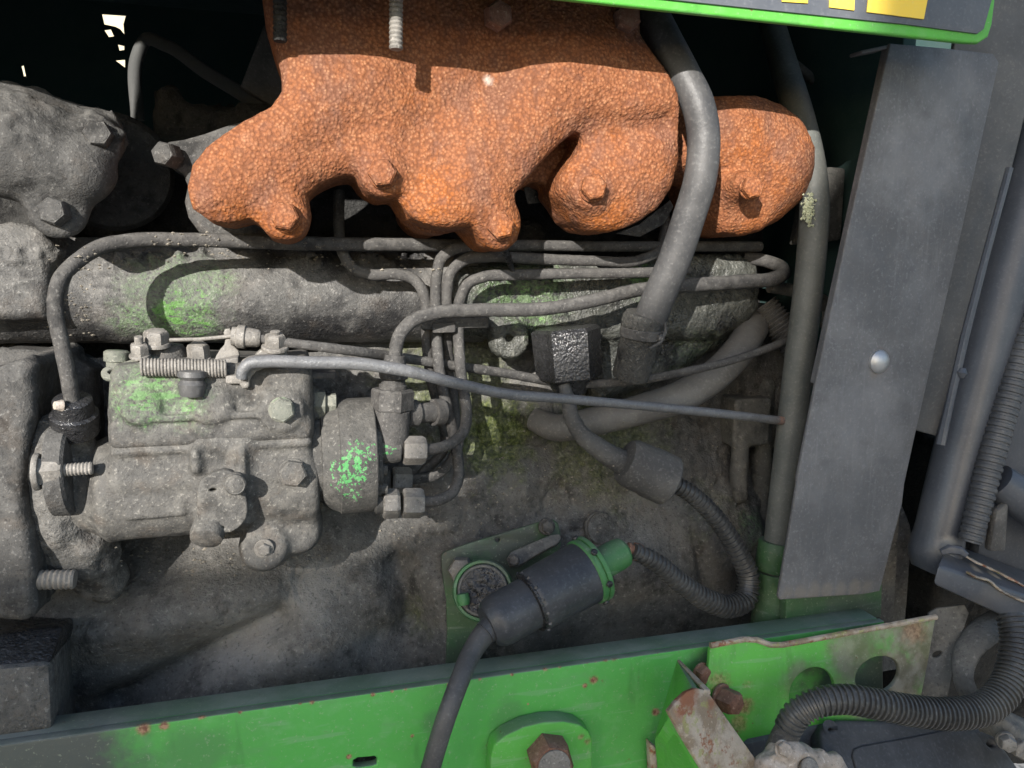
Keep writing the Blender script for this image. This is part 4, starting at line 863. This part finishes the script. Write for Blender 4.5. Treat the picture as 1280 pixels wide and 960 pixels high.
bp_ = tube('crossing_pipe', [(962, 358, .02, 8), (990, 363, .02, 8), (1018, 372, .02, 9), (1036, 386, .02, 9), (1034, 410, .02, 9)], M['sheet_grey'], None, 40)
tag(bp_, 'short pale crusted pipe passing behind the upright grey pipe', 'pipe')
wl = thing('sensor_wire', 'dusty wire with thick rubber boot feeding a ribbed conduit loop', 'cable', P(800, 760, -.02))
tube('wire_sheath', [(705, 480, -.012, 7), (710, 500, -.014, 9), (714, 520, -.016, 10), (726, 542, -.018, 11), (748, 560, -.018, 13), (772, 575, -.018, 15), (790, 584, -.018, 17)], M['rubber'], wl, 60, nz=.1)
a, b = P(778, 574, -.018), P(838, 602, -.022)
lathe('rubber_boot', a, b, [(0, .008), (.05, .0135), (.15, .0155), (.5, .0160), (.55, .0166), (.95, .0166), (1, .0145)], M['rubber'], wl, 30)
ribbed('ribbed_conduit', [(836, 601, -.022, 11.5), (862, 616, -.024, 11.5), (895, 648, -.026, 12), (922, 690, -.03, 13), (936, 724, -.034, 14), (932, 748, -.038, 14.5), (910, 758, -.042, 14.5), (884, 750, -.045, 14), (850, 728, -.047, 13), (818, 702, -.048, 12), (792, 688, -.048, 10.5)], M['conduit'], .0033, .16, wl)
lathe('rust_clip', P(802, 691, -.046), P(780, 687, -.044), [(0, .0048), (.2, .0055), (.45, .0055), (.5, .0042), (.62, .0042), (.66, .0050), (.8, .0050), (.84, .004), (1, .004)], M['brownbolt'], wl, 18)

# ------------------------------------------------------------------ black electric plug body on its bracket
br = thing('plug_bracket', 'dirty green sheet bracket bolted to block behind the black plug', 'bracket', P(600, 840, .0))
pl = plane3((550, 690, .004), (700, 655, .0), (565, 830, -.008))
plate('bracket_sheet', [(550, 697), (556, 688), (676, 652), (690, 648), (700, 656), (702, 690), (652, 752), (600, 800), (590, 850), (556, 850), (560, 770)], pl, .003, M['dullgreen'], br, .0008, rnd=1, holes=[ell(622, 675, 3, 2.6, 12)])
plate('bracket_strap', [(632, 692), (660, 680), (698, 664), (704, 676), (676, 690), (640, 712)], plane3((632, 692, -.012), (698, 664, -.006), (640, 712, -.02)), .004, M['sheet_grey'], br, .001, rnd=1)
bolt('bracket_bolt', P(683, 658, -.002), Vector((0, -1, .2)), .0075, .005, M['line'], br, washer=1.5, wh=.35)
bolt('bracket_nut', P(577, 711, .0), Vector((-.25, -1, .3)), .0145, .013, M['steel'], br, washer=0, rot=.5)
bolt('strap_screw', P(642, 700, -.02), Vector((-.2, -1, .3)), .006, .004, M['line'], br, washer=1.3)
cp = thing('socket_cap', 'round glossy black cap with green rim tucked behind the black plug', 'cap', P(603, 770, -.03))
n = Vector((-.35, -1, .42)).normalized(); c0 = P(604, 738, -.030)
bez = [(0, .0150), (.3, .0182), (.8, .0185), (1, .0175), (1.0, .0160), (.8, .0155)]
rim_ = lathe('cap_rim', c0-n*.006, c0+n*.003, bez, M['capgreen'], cp, 44)
lathe('cap_ring', c0-n*.002, c0+n*.0038, [(0, .0154), (.8, .0154), (1, .0148), (1, .0135), (.6, .0132)], M['sheet_grey'], cp, 44)
u, v = frame(n); V = []; F = []
N = 26
for i in range(N+1):
    for k in range(48):
        r = .0138*i/N; a = 2*math.pi*k/48; q = c0+u*(r*math.cos(a))+v*(r*math.sin(a))
        V.append(q+n*(.0030+.0016*float(vnoise(q.x, q.y, q.z, 420, 3))))
for i in range(N):
    for k in range(48): F.append([i*48+k, i*48+(k+1) % 48, (i+1)*48+(k+1) % 48, (i+1)*48+k])
mk('cap_face', V, F, M['black'], cp, 180)
lathe('cap_hinge', P(578, 742, -.034), P(580, 756, -.036), [(0, .0035), (.5, .0042), (1, .0035)], M['capgreen'], rim_, 12)
pg = thing('trailer_plug', 'black stepped cylindrical plug with green end flange lying at a slant', 'plug', P(665, 800, -.05))
Yp = -.052
A = P(620, 777, -.060); B = P(745, 708, -.046); D = (B-A); L = D.length; d = D/L
sc = mpp(680, 740, Yp)
at = lambda t: A+D*t
lathe('rear_shell', at(-.08), at(.36), [(0, .0108), (.08, .0132), (.18, .0146), (.28, .0150), (1, .0152)], M['motor'], pg, 44, sharp=30)
fs_ = lathe('front_shell', at(.33), at(.90), [(0, .0166), (.04, .0178), (.10, .0181), (.97, .0190), (1, .0187)], M['motor'], pg, 44, sharp=30)
lathe('shell_seam', at(.315), at(.355), [(0, .0150), (.2, .0176), (.8, .0176), (1, .0165)], M['black'], pg, 44)
lathe('end_flange', at(.875), at(.985), [(0, .0192), (.1, .0201), (.42, .0201), (.45, .0192), (.55, .0192), (.58, .0205), (.9, .0205), (1, .0192)], M['capgreen'], pg, 44, sharp=30)
lathe('outlet_nipple', at(.97), P(782, 688, -.043), [(0, .0098), (.75, .0096), (.92, .0090), (1, .0072)], M['capgreen'], pg, 28, sharp=30)
u_, v_ = frame(d)
for ang in (1.95, 2.55):
    e = u_*math.cos(ang)+v_*math.sin(ang)
    if e.dot(NY) < 0: e = -e
for a_ in (1.2, 2.2, 3.2, 4.2, 5.2, 6.2):
    bolt('flange_screw', at(.93)+u_*(.0202*math.cos(a_))+v_*(.0202*math.sin(a_)), u_*math.cos(a_)+v_*math.sin(a_), .0035, .0016, M['black'], pg, washer=0, seg=10)
for k in range(14):
    a_ = 2*math.pi*k/14; e_ = u_*math.cos(a_)+v_*math.sin(a_)
    lathe('grip_rib', at(.345)+e_*.0172, at(.365)+e_*.0183, [(0, .0008), (1, .0010)], M['motor'], fs_, 4, .4)
for k, (px, py) in enumerate(((718, 735), (722, 753))):
    q = P(px, py, -.062+.006*k); t = P(741, 731+k*16, -.0545+.004*k)
    lathe('shell_rib', q, t, [(0, .0008), (1, .0034)], M['motor'], fs_, 4, .4)
lathe('spring_pin', P(741, 733, -.0585), P(743, 749, -.0555), [(0, .0016), (.1, .002), (.9, .002), (1, .0016)], M['white'], fs_, 10)
tube('plug_cable', [(634, 769, -.058, 11), (618, 782, -.061, 13), (604, 794, -.064, 14), (590, 815, -.070, 13), (575, 850, -.086, 12.5), (560, 890, -.094, 12.5), (547, 930, -.094, 12.5), (536, 970, -.092, 12.5), (528, 1010, -.09, 12.5)], M['hose'], pg, 70, 20)
lathe('cable_gland', P(626, 773, -.059), P(606, 792, -.064), [(0, .0085), (.4, .0085), (.5, .0074), (1, .0068)], M['motor'], pg, 24)
# ------------------------------------------------------------------ upright grey pipe and the faded guard
up = thing('upright_pipe', 'tall upright grey pipe with lichen patch beside the faded black guard', 'pipe', P(960, 800, -.03))
tube('pipe_tube', [(962, 20, .06, 15), (982, 90, .02, 17), (1000, 150, -.008, 18), (1013, 205, -.022, 18), (1018, 250, -.028, 18), (1015, 310, -.030, 18), (1008, 380, -.030, 18), (999, 450, -.030, 18), (990, 530, -.030, 18), (981, 600, -.030, 17), (970, 690, -.030, 16), (961, 790, -.030, 16)], M['pipe'], up, 90, 26)
lathe('pipe_sleeve', P(966, 712, -.030), P(971, 676, -.030), [(0, .0112), (.05, .0118), (.92, .0118), (1, .0108)], M['dullgreen'], up, 26)
lathe('pipe_foot', P(958, 800, -.030), P(966, 714, -.030), [(0, .0112), (1, .0112)], M['dullgreen'], up, 26)
V = []; F = []; rnd = random.Random(3)
for i in range(260):
    px = 1011+max(-9, min(9, rnd.gauss(0, 3.6))); py = 262+max(-20, min(20, rnd.gauss(0, 9))); p = P(px, py, -.0375+((px-1018)/18)**2*.006); b = len(V); r = rnd.uniform(.0005, .0013)
    for k in ((1, 0, 0), (-1, 0, 0), (0, 1, 0), (0, -1, 0), (0, 0, 1), (0, 0, -1)): V.append(p+Vector(k)*r*rnd.uniform(.5, 1.2))
    F += [[b+j for j in f] for f in ((0, 2, 4), (2, 1, 4), (1, 3, 4), (3, 0, 4), (2, 0, 5), (1, 2, 5), (3, 1, 5), (0, 3, 5))]
lc = mk('lichen', V, F, M['lichen'], up, 20); lc['kind'] = 'stuff'

gd = thing('heat_guard', 'long faded black sheet guard with one shiny rivet standing at a slant', 'guard', P(1040, 752, -.06))
gp = plane3((1110, 60, -.066), (1240, 72, -.060), (1035, 745, -.060))
plate('guard_sheet', [(1113, 54), (1180, 60), (1242, 67), (1249, 78), (1200, 300), (1144, 545), (1131, 604), (1128, 630), (1100, 739), (1080, 743), (975, 750), (973, 745), (997, 604), (997, 596), (1020, 480), (1058, 300), (1079, 206)], gp, .0025, M['guard'], gd, .0008)
def strip(name, a0, a1, b0, b1, mat, par, th=.002):      # folded edge: near edge a, far edge b
    V = [a0, a1, b1, b0]; nn = (a1-a0).cross(b0-a0).normalized()*th
    return boxy(name, V+[x+nn for x in V], mat, par, .0005)
o_, n_ = gp
q = lambda px, py: PP(px, py, gp)-n_*.0012
strip('guard_fold', q(1113, 55), q(1021, 480), q(1113, 55)-n_*.005, q(1021, 480)-n_*.005, M['guard'], gd)
strip('guard_lip', q(1114, 55), q(1086, 60)-n_*.004, q(1114, 55)-n_*.012, q(1086, 60)-n_*.014, M['guard'], gd)
bolt('rivet', PP(1098, 452, gp), n_, .0150, .0048, M['alu'], gd, washer=0, dome=True)
gs = thing('guard_post', 'short mossy green post under the guard foot behind the rail', 'post', P(1040, 790, -.045))
quad_box('post_face', [(983, 735), (1103, 730), (1102, 772), (982, 785)], -.048, .02, M['dullgreen'], gs, .001)
quad_box('post_side', [(1102, 640), (1128, 600), (1116, 790), (1098, 790)], -.030, .03, M['sheet_grey'], gs, .001)

# ------------------------------------------------------------------ far right: cab post, trim, sill
cbp = thing('cab_post', 'blue black painted cab corner post with folded flange at right edge', 'cab post', P(1160, 720, -.05))
plate('post_flange', [(1215, -90), (1420, -90), (1290, 110), (1256, 250), (1216, 400), (1190, 500), (1178, 547), (1144, 538), (1130, 480), (1170, 250), (1195, 40)], plane3((1225, 60, -.045), (1300, 60, -.052), (1160, 540, -.045)), .004, M['postdull'], cbp, .001)
tube('post_tube', [(1345, 0, -.040, 36), (1306, 170, -.046, 34), (1264, 320, -.050, 33), (1222, 480, -.054, 31), (1196, 580, -.056, 30), (1176, 660, -.058, 29), (1164, 705, -.058, 27), (1160, 714, -.058, 20)], M['post'], cbp, 60, 30)
V, F = sweep([P(1262, 210, -.068), P(1232, 320, -.070), P(1206, 420, -.073), P(1188, 500, -.075), P(1176, 556, -.076)], [.0022, .0022, .0024, .0024, .003], 8, nz=.2)
mk('weld_seam', V, F, M['post'], cbp)
lathe('seam_blob', P(1203, 460, -.076), P(1200, 472, -.076), [(0, .002), (.5, .0036), (1, .002)], M['post'], cbp, 10)
tm = ribbed('ribbed_trim', [(1330, 260, -.066, 14), (1290, 395, -.068, 15), (1262, 490, -.072, 16), (1240, 570, -.076, 16), (1222, 640, -.080, 15), (1212, 678, -.082, 14)], M['trim'], .0046, .09, None, 14, .7)
tag(tm, 'black ribbed rubber door trim running down beside the cab post', 'rubber trim')
dr = thing('door_panel', 'dark blue black door panel corner at right edge above the sill', 'panel', P(1270, 720, -.07))
quad_box('panel_sheet', [(1254, 440), (2300, -500), (2300, 1150), (1222, 700)], -.058, .01, M['post'], dr, .003)
tube('panel_roll', [(1246, 600, -.075, 22), (1290, 632, -.082, 26), (1360, 680, -.09, 28)], M['post'], dr, 30, 20)
quad_box('panel_rubber', [(1246, 640), (1262, 628), (1258, 690), (1238, 690)], -.084, .006, M['rubber'], dr, .002)
sl = thing('door_sill', 'black scuffed door sill beam with pale scratch at lower right', 'sill', P(1230, 790, -.08))
a = [P(1172, 706, -.088), P(1330, 760, -.100), P(1330, 806, -.100), P(1166, 731, -.088)]
b = [P(1186, 676, -.058), P(1330, 732, -.062), P(1330, 790, -.062), P(1180, 720, -.058)]
boxy('sill_beam', a+b, M['post'], sl, .0025)
pts = [P(1210, 716, -.0905), P(1222, 722, -.0915), P(1232, 724, -.0925), P(1250, 738, -.0940), P(1290, 756, -.0975)]
V, F = sweep(spline([tuple(p) for p in pts], 30), [.0021]*33, 8, flatten=.4, nz=.5, seed=3); mk('scraped_edge', V, F, M['rustpale'], sl)
V, F = sweep(spline([tuple(p) for p in [P(1192, 686, -.074), P(1215, 700, -.078), P(1245, 714, -.081), P(1290, 738, -.087)]], 30), [.0017]*33, 8, flatten=.5, nz=.5, seed=5); mk('scraped_edge', V, F, M['rustpale'], sl)
V, F = sweep([P(1176, 690, -.078), P(1186, 686, -.080), P(1200, 688, -.083), P(1208, 694, -.085)], [.002, .003, .0028, .0018], 10, nz=.3); mk('sill_weld', V, F, M['post'], sl)

# ------------------------------------------------------------------ green frame rail in front
rail = thing('frame_rail', 'long bright green steel frame rail crossing the bottom of the picture', 'frame rail', P(500, 1100, -.06))
YR = -.07
def edge(px): return 932-(px)*.1405+ (0 if px < 900 else 0)
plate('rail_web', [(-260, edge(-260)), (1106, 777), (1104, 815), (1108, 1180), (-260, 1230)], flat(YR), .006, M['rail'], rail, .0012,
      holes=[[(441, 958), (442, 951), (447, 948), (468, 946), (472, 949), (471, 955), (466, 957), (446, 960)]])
za = P(400, edge(400), YR); zb = P(1106, 777, YR); z0 = P(-260, edge(-260), YR)
fl = [z0, zb]; dy = Vector((0, .016, 0)); th = Vector((0, 0, -.006)); off = Vector((0, .0065, -.0005))
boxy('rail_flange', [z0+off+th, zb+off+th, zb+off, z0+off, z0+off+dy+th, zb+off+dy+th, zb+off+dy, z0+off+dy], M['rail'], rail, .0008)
ar = [(613, 985), (614, 945), (618, 932), (632, 920), (655, 909), (680, 903), (705, 902), (724, 906), (736, 914), (741, 925), (740, 985)]
bp2 = plate('boss_plate', ar, flat(YR-.012), .0115, M['boss'], rail, .0012)
bolt('rail_bolt', P(684, 941, YR-.0125), Vector((-.05, -1, .12)), .0215, .0145, M['brownbolt'], bp2, washer=0, rot=.25)
bolt('rail_bolt_core', P(684, 941, YR-.0125)+Vector((-.05, -1, .12)).normalized()*.0146, Vector((-.05, -1, .12)), .0155, .0012, M['steel'], bp2, washer=0, seg=24)

# ------------------------------------------------------------------ angle bracket and hole plate
ab = thing('angle_bracket', 'green channel bracket with stripped rusty face in front of rail', 'bracket', P(890, 1000, -.11))
def poly3(name, pts, th, mat, par, bev=.0006):
    p = [P(*a) for a in pts]; nn = (p[1]-p[0]).cross(p[-1]-p[0]).normalized()
    if nn.dot(p[0]-CAM) < 0: nn = -nn
    return boxy(name, p+[x+nn*th for x in p], mat, par, bev)
fp_ = plane3((859, 864, -.118), (884, 862, -.114), (935, 985, -.125))
plate('bracket_face', [(836, 889), (846, 876), (858, 865), (870, 860), (884, 863), (920, 914), (985, 1005), (905, 1005), (868, 945), (850, 915)], fp_, .003, M['rustpale'], ab, .0006)
poly3('bracket_web', [(846, 825, -.078), (868, 862, -.114), (838, 892, -.120), (818, 922, -.082)], .003, M['green'], ab)
poly3('bracket_web', [(818, 924, -.083), (838, 892, -.120), (900, 1000, -.128), (826, 1010, -.084)], .003, M['green'], ab)
poly3('bracket_lip', [(846, 824, -.079), (850, 824, -.080), (888, 862, -.114), (880, 862, -.115)], .003, M['rustpale'], ab)
quad_box('bracket_tab', [(812, 928), (826, 940), (836, 1000), (815, 1000)], -.081, .006, M['rustpale'], ab, .001)

hp = thing('hole_plate', 'green and bare metal plate with two big round holes above battery', 'plate', P(1020, 930, -.09))
hpl = plane3((887, 830, -.082), (1168, 790, -.086), (930, 925, -.090))
plate('plate_sheet', [(888, 810), (930, 801), (946, 802), (962, 808), (976, 809), (1060, 793), (1170, 772), (1160, 830), (1146, 900), (1100, 960), (930, 930), (880, 920), (883, 860)], hpl, .0035, M['holeplate'], hp, .0008,
      holes=[ell(1015, 866, 27, 33, 30, .5), ell(1097, 844, 29, 22, 30, -.5)])
V, F = sweep([PP(888, 807, hpl), PP(930, 799, hpl), PP(946, 800, hpl), PP(963, 806, hpl), PP(978, 806, hpl), PP(1060, 791, hpl), PP(1170, 771, hpl)], [.0018]*7, 8)
mk('plate_edge', V, F, M['rustpale'], hp)
bolt('plate_bolt', PP(901, 872, hpl), Vector((.35, -1, .12)), .0125, .012, M['brownbolt'], hp, washer=1.35, wh=.15, rot=.2)
bolt('plate_bolt', PP(884, 846, hpl)+Vector((-.001, .006, 0)), Vector((.2, -1, 0)), .010, .006, M['brownbolt'], hp, washer=1.2)
gb = thing('corner_bracket', 'dusty grey folded bracket with small slotted hole right of hole plate', 'bracket', P(1185, 880, -.09))
plate('bracket_sheet', [(1162, 766), (1172, 760), (1206, 756), (1212, 766), (1196, 815), (1185, 872), (1140, 872), (1152, 830)], plane3((1165, 765, -.074), (1212, 760, -.080), (1150, 870, -.086)), .003, M['sheet_grey'], gb, .001, holes=[ell(1172, 818, 6.5, 3.8, 12, -.4)])
hk = thing('rubber_strap', 'dusty grey flat strap hooked down behind the ribbed conduit', 'strap', P(1215, 875, -.1))
q = spline(px_path([(1275, 770, -.085, 26), (1248, 780, -.088, 24), (1224, 796, -.092, 20), (1208, 818, -.096, 16), (1203, 842, -.1, 13), (1210, 866, -.104, 13), (1225, 885, -.106, 13)]), 40)
V, F = sweep(q, [p[3] for p in q], 18, flatten=.35, nz=.05); mk('strap_loop', V, F, M['sheet_grey'], hk)

# ------------------------------------------------------------------ battery corner
c2 = thing('battery_conduit', 'thick black ribbed conduit arching over the battery at lower right', 'conduit', P(1100, 960, -.13))
ribbed('conduit_run', [(984, 912, -.118, 17), (996, 893, -.120, 18), (1020, 879, -.123, 18), (1055, 874, -.126, 18.5), (1095, 880, -.129, 19), (1145, 889, -.131, 19.5), (1195, 892, -.132, 20), (1236, 882, -.130, 20), (1260, 856, -.126, 20), (1270, 820, -.120, 20), (1270, 790, -.114, 19), (1264, 768, -.108, 18)], M['conduit'], .0031, .15, c2, 24)
tube('cable_end', [(1000, 892, -.118, 14), (984, 915, -.117, 16), (972, 945, -.116, 17), (966, 990, -.114, 17)], M['rubber'], c2, 30, 20)
bt = thing('battery', 'black battery with flat lid and recessed panel at bottom right', 'battery', P(1150, 1100, -.11))
bpl = plane3((1040, 905, -.098), (1225, 905, -.098), (1060, 990, -.122))
plate('battery_lid', [(1026, 916), (1032, 903), (1050, 899), (1215, 903), (1232, 908), (1250, 926), (1310, 1010), (1062, 1010), (1040, 965), (1028, 938)], bpl, .012, M['battery'], bt, .003, holes=[ell(1038, 909, 3.8, 2.6, 12, .2), ell(1240, 930, 4.5, 2.6, 12, .3)])
o2, n2 = bpl
plate('lid_panel', [(1066, 945), (1068, 936), (1078, 932), (1140, 921), (1208, 907), (1216, 910), (1290, 1010), (1085, 1010)], (o2+n2*.0016, n2), .003, M['battery'], bt, .0012)
q4 = [PP(1026, 922, bpl), PP(1225, 912, bpl), PP(1305, 1010, bpl), PP(1060, 1010, bpl)]
boxy('battery_case', [x-n2*.014 for x in q4]+[x-n2*.10 for x in q4], M['battery'], bt, .004)
quad_box('case_corner', [(932, 930), (1040, 905), (1050, 1000), (930, 1000)], -.094, .05, M['postdull'], bt, .004)
ct = thing('cable_terminal', 'corroded pale brown battery clamp at bottom edge by the conduit end', 'battery clamp', P(1005, 985, -.12))
def term():
    g = G(P(935, 1010, -.12)-Vector((0, .02, 0)), P(1065, 915, -.12)+Vector((0, .03, .005)), .0012)
    F = g.cap(P(985, 945, -.122), P(1000, 965, -.122), .010); F = smin(F, g.cap(P(1003, 948, -.122), P(1040, 955, -.120), .0065, .0055), .005)
    F = smin(F, g.cap(P(960, 960, -.122), P(985, 985, -.122), .008), .006); F = smin(F, g.box(P(1020, 985, -.128), P(1044, 944, -.112), .002), .004)
    F = scut(F, g.cyl(P(1010, 962, -.14), P(1010, 962, -.125), .0055, .001), .003)
    F = F-np.maximum(fnoise(g.X, g.Y, g.Z, 190, 23, 3), 0)*.003
    cast('clamp_body', g, F, M['brass'], ct)
term()
bolt('clamp_bolt', P(978, 936, -.131), Vector((-.1, -1, .5)), .007, .004, M['brass'], ct, washer=1.3)
bolt('clamp_post', P(1010, 960, -.130), Vector((0, -1, .8)), .009, .003, M['steel'], ct, washer=0, seg=20)
t2 = thing('second_terminal', 'grey metal cable clamp with bolt at right edge under conduit', 'battery clamp', P(1260, 940, -.12))
def term2():
    g = G(P(1220, 960, -.12)-Vector((0, .02, 0)), P(1330, 880, -.12)+Vector((0, .03, .005)), .0012)
    F = g.cap(P(1240, 900, -.118), P(1300, 930, -.122), .0085, .010); F = smin(F, g.box(P(1250, 925, -.13), P(1290, 900, -.112), .003), .006)
    F = smin(F, g.cap(P(1262, 915, -.128), P(1300, 945, -.128), .006), .003)
    F = F-np.maximum(fnoise(g.X, g.Y, g.Z, 190, 29, 3), 0)*.002
    cast('clamp_body', g, F, M['sheet_grey'], t2)
term2()
bolt('clamp_bolt', P(1256, 925, -.134), Vector((-.6, -1, .2)), .008, .008, M['steel'], t2, washer=1.3, wh=.3)
bolt('clamp_nut', P(1272, 934, -.134), Vector((-.4, -1, .3)), .010, .007, M['steel'], t2, washer=0)

# ------------------------------------------------------------------ hood and engine bay
hd = thing('hood', 'green edged dark hood panel with yellow lettering stub at top right', 'hood', P(900, 40, -.125))
YH = -.106
he = lambda px: 18+(px-880)*.1085
plate('hood_skin', [(-1100, he(-1100)), (880, 18), (1205, he(1205)), (1224, 54), (1236, 46), (1241, 30), (1262, -140), (1262, -900), (-1100, -1250)], flat(YH), .004, M['green'], hd, .0014)
dc_ = plate('hood_decal', [(-780, he(-780)-14), (880, he(880)-14), (1130, he(1130)-15), (1222, 42), (1230, 36), (1240, 0), (1256, -120), (-780, -420)], flat(YH-.0012), .0011, M['decal'], hd, .0002)
for pts in ([(978, -80), (1012, -80), (1010, 4), (978, 2)], [(1040, -80), (1072, -80), (1068, 13), (1037, 9)], [(1094, -80), (1175, -80), (1155, 24), (1084, 15)]):
    plate('yellow_letter', pts, flat(YH-.0020), .0007, M['yellow'], dc_, .0001)
zt = P(600, -700, YH).z
xl, xr = P(-1100, 0, YH).x, P(1262, 0, YH).x
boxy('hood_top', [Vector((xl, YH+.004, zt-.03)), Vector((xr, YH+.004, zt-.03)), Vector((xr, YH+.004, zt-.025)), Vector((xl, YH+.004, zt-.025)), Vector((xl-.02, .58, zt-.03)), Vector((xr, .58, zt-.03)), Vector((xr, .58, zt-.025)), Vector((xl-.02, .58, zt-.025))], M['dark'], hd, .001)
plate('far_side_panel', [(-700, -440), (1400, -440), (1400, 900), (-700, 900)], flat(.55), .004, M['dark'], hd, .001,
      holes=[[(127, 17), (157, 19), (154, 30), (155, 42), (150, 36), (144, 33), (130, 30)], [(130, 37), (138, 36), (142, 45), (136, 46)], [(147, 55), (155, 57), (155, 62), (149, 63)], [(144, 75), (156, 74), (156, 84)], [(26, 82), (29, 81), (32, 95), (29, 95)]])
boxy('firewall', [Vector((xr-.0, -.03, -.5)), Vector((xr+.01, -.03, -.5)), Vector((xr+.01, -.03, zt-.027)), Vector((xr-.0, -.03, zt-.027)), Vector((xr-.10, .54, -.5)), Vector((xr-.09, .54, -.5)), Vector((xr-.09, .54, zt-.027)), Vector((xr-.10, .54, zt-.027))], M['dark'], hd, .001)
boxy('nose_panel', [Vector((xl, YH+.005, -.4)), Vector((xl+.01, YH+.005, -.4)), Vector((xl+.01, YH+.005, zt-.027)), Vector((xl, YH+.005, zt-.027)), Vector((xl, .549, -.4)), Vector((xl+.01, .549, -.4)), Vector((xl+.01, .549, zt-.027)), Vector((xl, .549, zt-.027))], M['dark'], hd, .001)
tx = thing('gearbox_housing', 'dark brown grimy housing deep in gap between guard and door sill', 'housing', P(1180, 900, .1))
g = G(P(1085, 1000, .1)-Vector((.01, .07, .01)), P(1500, 480, .1)+Vector((.02, .06, .02)), .004)
F = g.box(P(1090, 1000, .04), P(1480, 500, .12), .01); F = smin(F, g.cyl(P(1160, 720, .0), P(1160, 720, .08), .03, .006), .02)-np.maximum(fnoise(g.X, g.Y, g.Z, 60, 5, 3), -.1)*.006
cast('housing_casting', g, F, M['head'], tx)
wl_ = mk('added_backdrop', [(-6, 5, -1), (3, 5, -1), (3, 5, 3.2), (-6, 5, 3.2), (-6, 5.2, -1), (3, 5.2, -1), (3, 5.2, 3.2), (-6, 5.2, 3.2)], [[0, 1, 2, 3], [7, 6, 5, 4], [0, 4, 5, 1], [1, 5, 6, 2], [2, 6, 7, 3], [3, 7, 4, 0]], M['cream'], None, 30)  # added wall that makes the gaps at top left look bright
tag(wl_, 'added cream wall giving the bright light in small ragged gaps at top left', 'wall')
# things dimly seen in the bay
o = tube('breather_pipe', [(172, 150, .22, 8), (172, 70, .22, 8), (180, 52, .22, 8), (205, 56, .20, 8), (260, 92, .16, 8.5), (310, 122, .13, 9), (345, 145, .11, 9)], M['bay'], None, 50)
tag(o, 'thin bent pipe in the dark bay left of the manifold', 'pipe')
o = tube('bay_wire', [(960, 60, .06, 6), (995, 82, .05, 6), (1030, 115, .04, 6), (1058, 155, .03, 6), (1080, 200, .02, 6), (1095, 250, .01, 6)], M['rubber'], None, 50)
tag(o, 'thin black hose in the dark bay beside the guard top', 'hose')
o = quad_box('dark_bracket', [(1036, 208), (1058, 210), (1052, 300), (1018, 305)], .0, .03, M['sheet_grey'], None, .002)
tag(o, 'small dark plate in the gap left of the guard', 'plate')
o = plate('rocker_tab', [(330, 30), (356, 96), (352, 140), (300, 108)], flat(.10), .01, M['rubber'], None, .002); tag(o, 'dark triangular bracket behind left edge of the manifold', 'bracket')
g = G(P(150, 240, .1)-Vector((.01, .03, .01)), P(360, 120, .1)+Vector((.01, .04, .01)), .003)
F = g.box(P(190, 230, .08), P(350, 150, .12), .006)-np.maximum(fnoise(g.X, g.Y, g.Z, 60, 5, 3), -.1)*.02
cast('rocker_base', g, F, M['head'], eng)

# added unseen wall, its top edge shaped to put the lower right in shade
T = -SUN*3.2
edge_ = [(-900, 715), (-100, 705), (380, 692), (500, 640), (540, 555), (580, 470), (690, 455), (780, 420), (960, 320), (1050, 170), (1075, -150), (1500, -300)]
top = [P(x, y, -.02)+T for x, y in edge_]
bot = [Vector((p.x, p.y, -1.0)) for p in top]; bot[-1].x += .0
outl = top+[bot[-1], bot[0]]; n = len(outl); V = outl+[p+Vector((0, -.2, 0)) for p in outl]
sh = mk('added_shade_wall', V, [list(range(n)), list(range(n, 2*n))[::-1]]+[[i, (i+1) % n, n+(i+1) % n, n+i] for i in range(n)], M['sheet_grey'], None, 30)
tag(sh, 'added stepped grey wall, unseen behind the camera, shaped to shade the lower right', 'wall')

crumbs('dirt_crumbs', [(460, 580, 800, 680, .02), (100, 680, 420, 720, .02), (90, 320, 560, 340, .02), (600, 520, 900, 640, .04), (180, 290, 420, 320, .03), (60, 300, 120, 420, .02)], 500, .0013, M['crumbs'], eng)
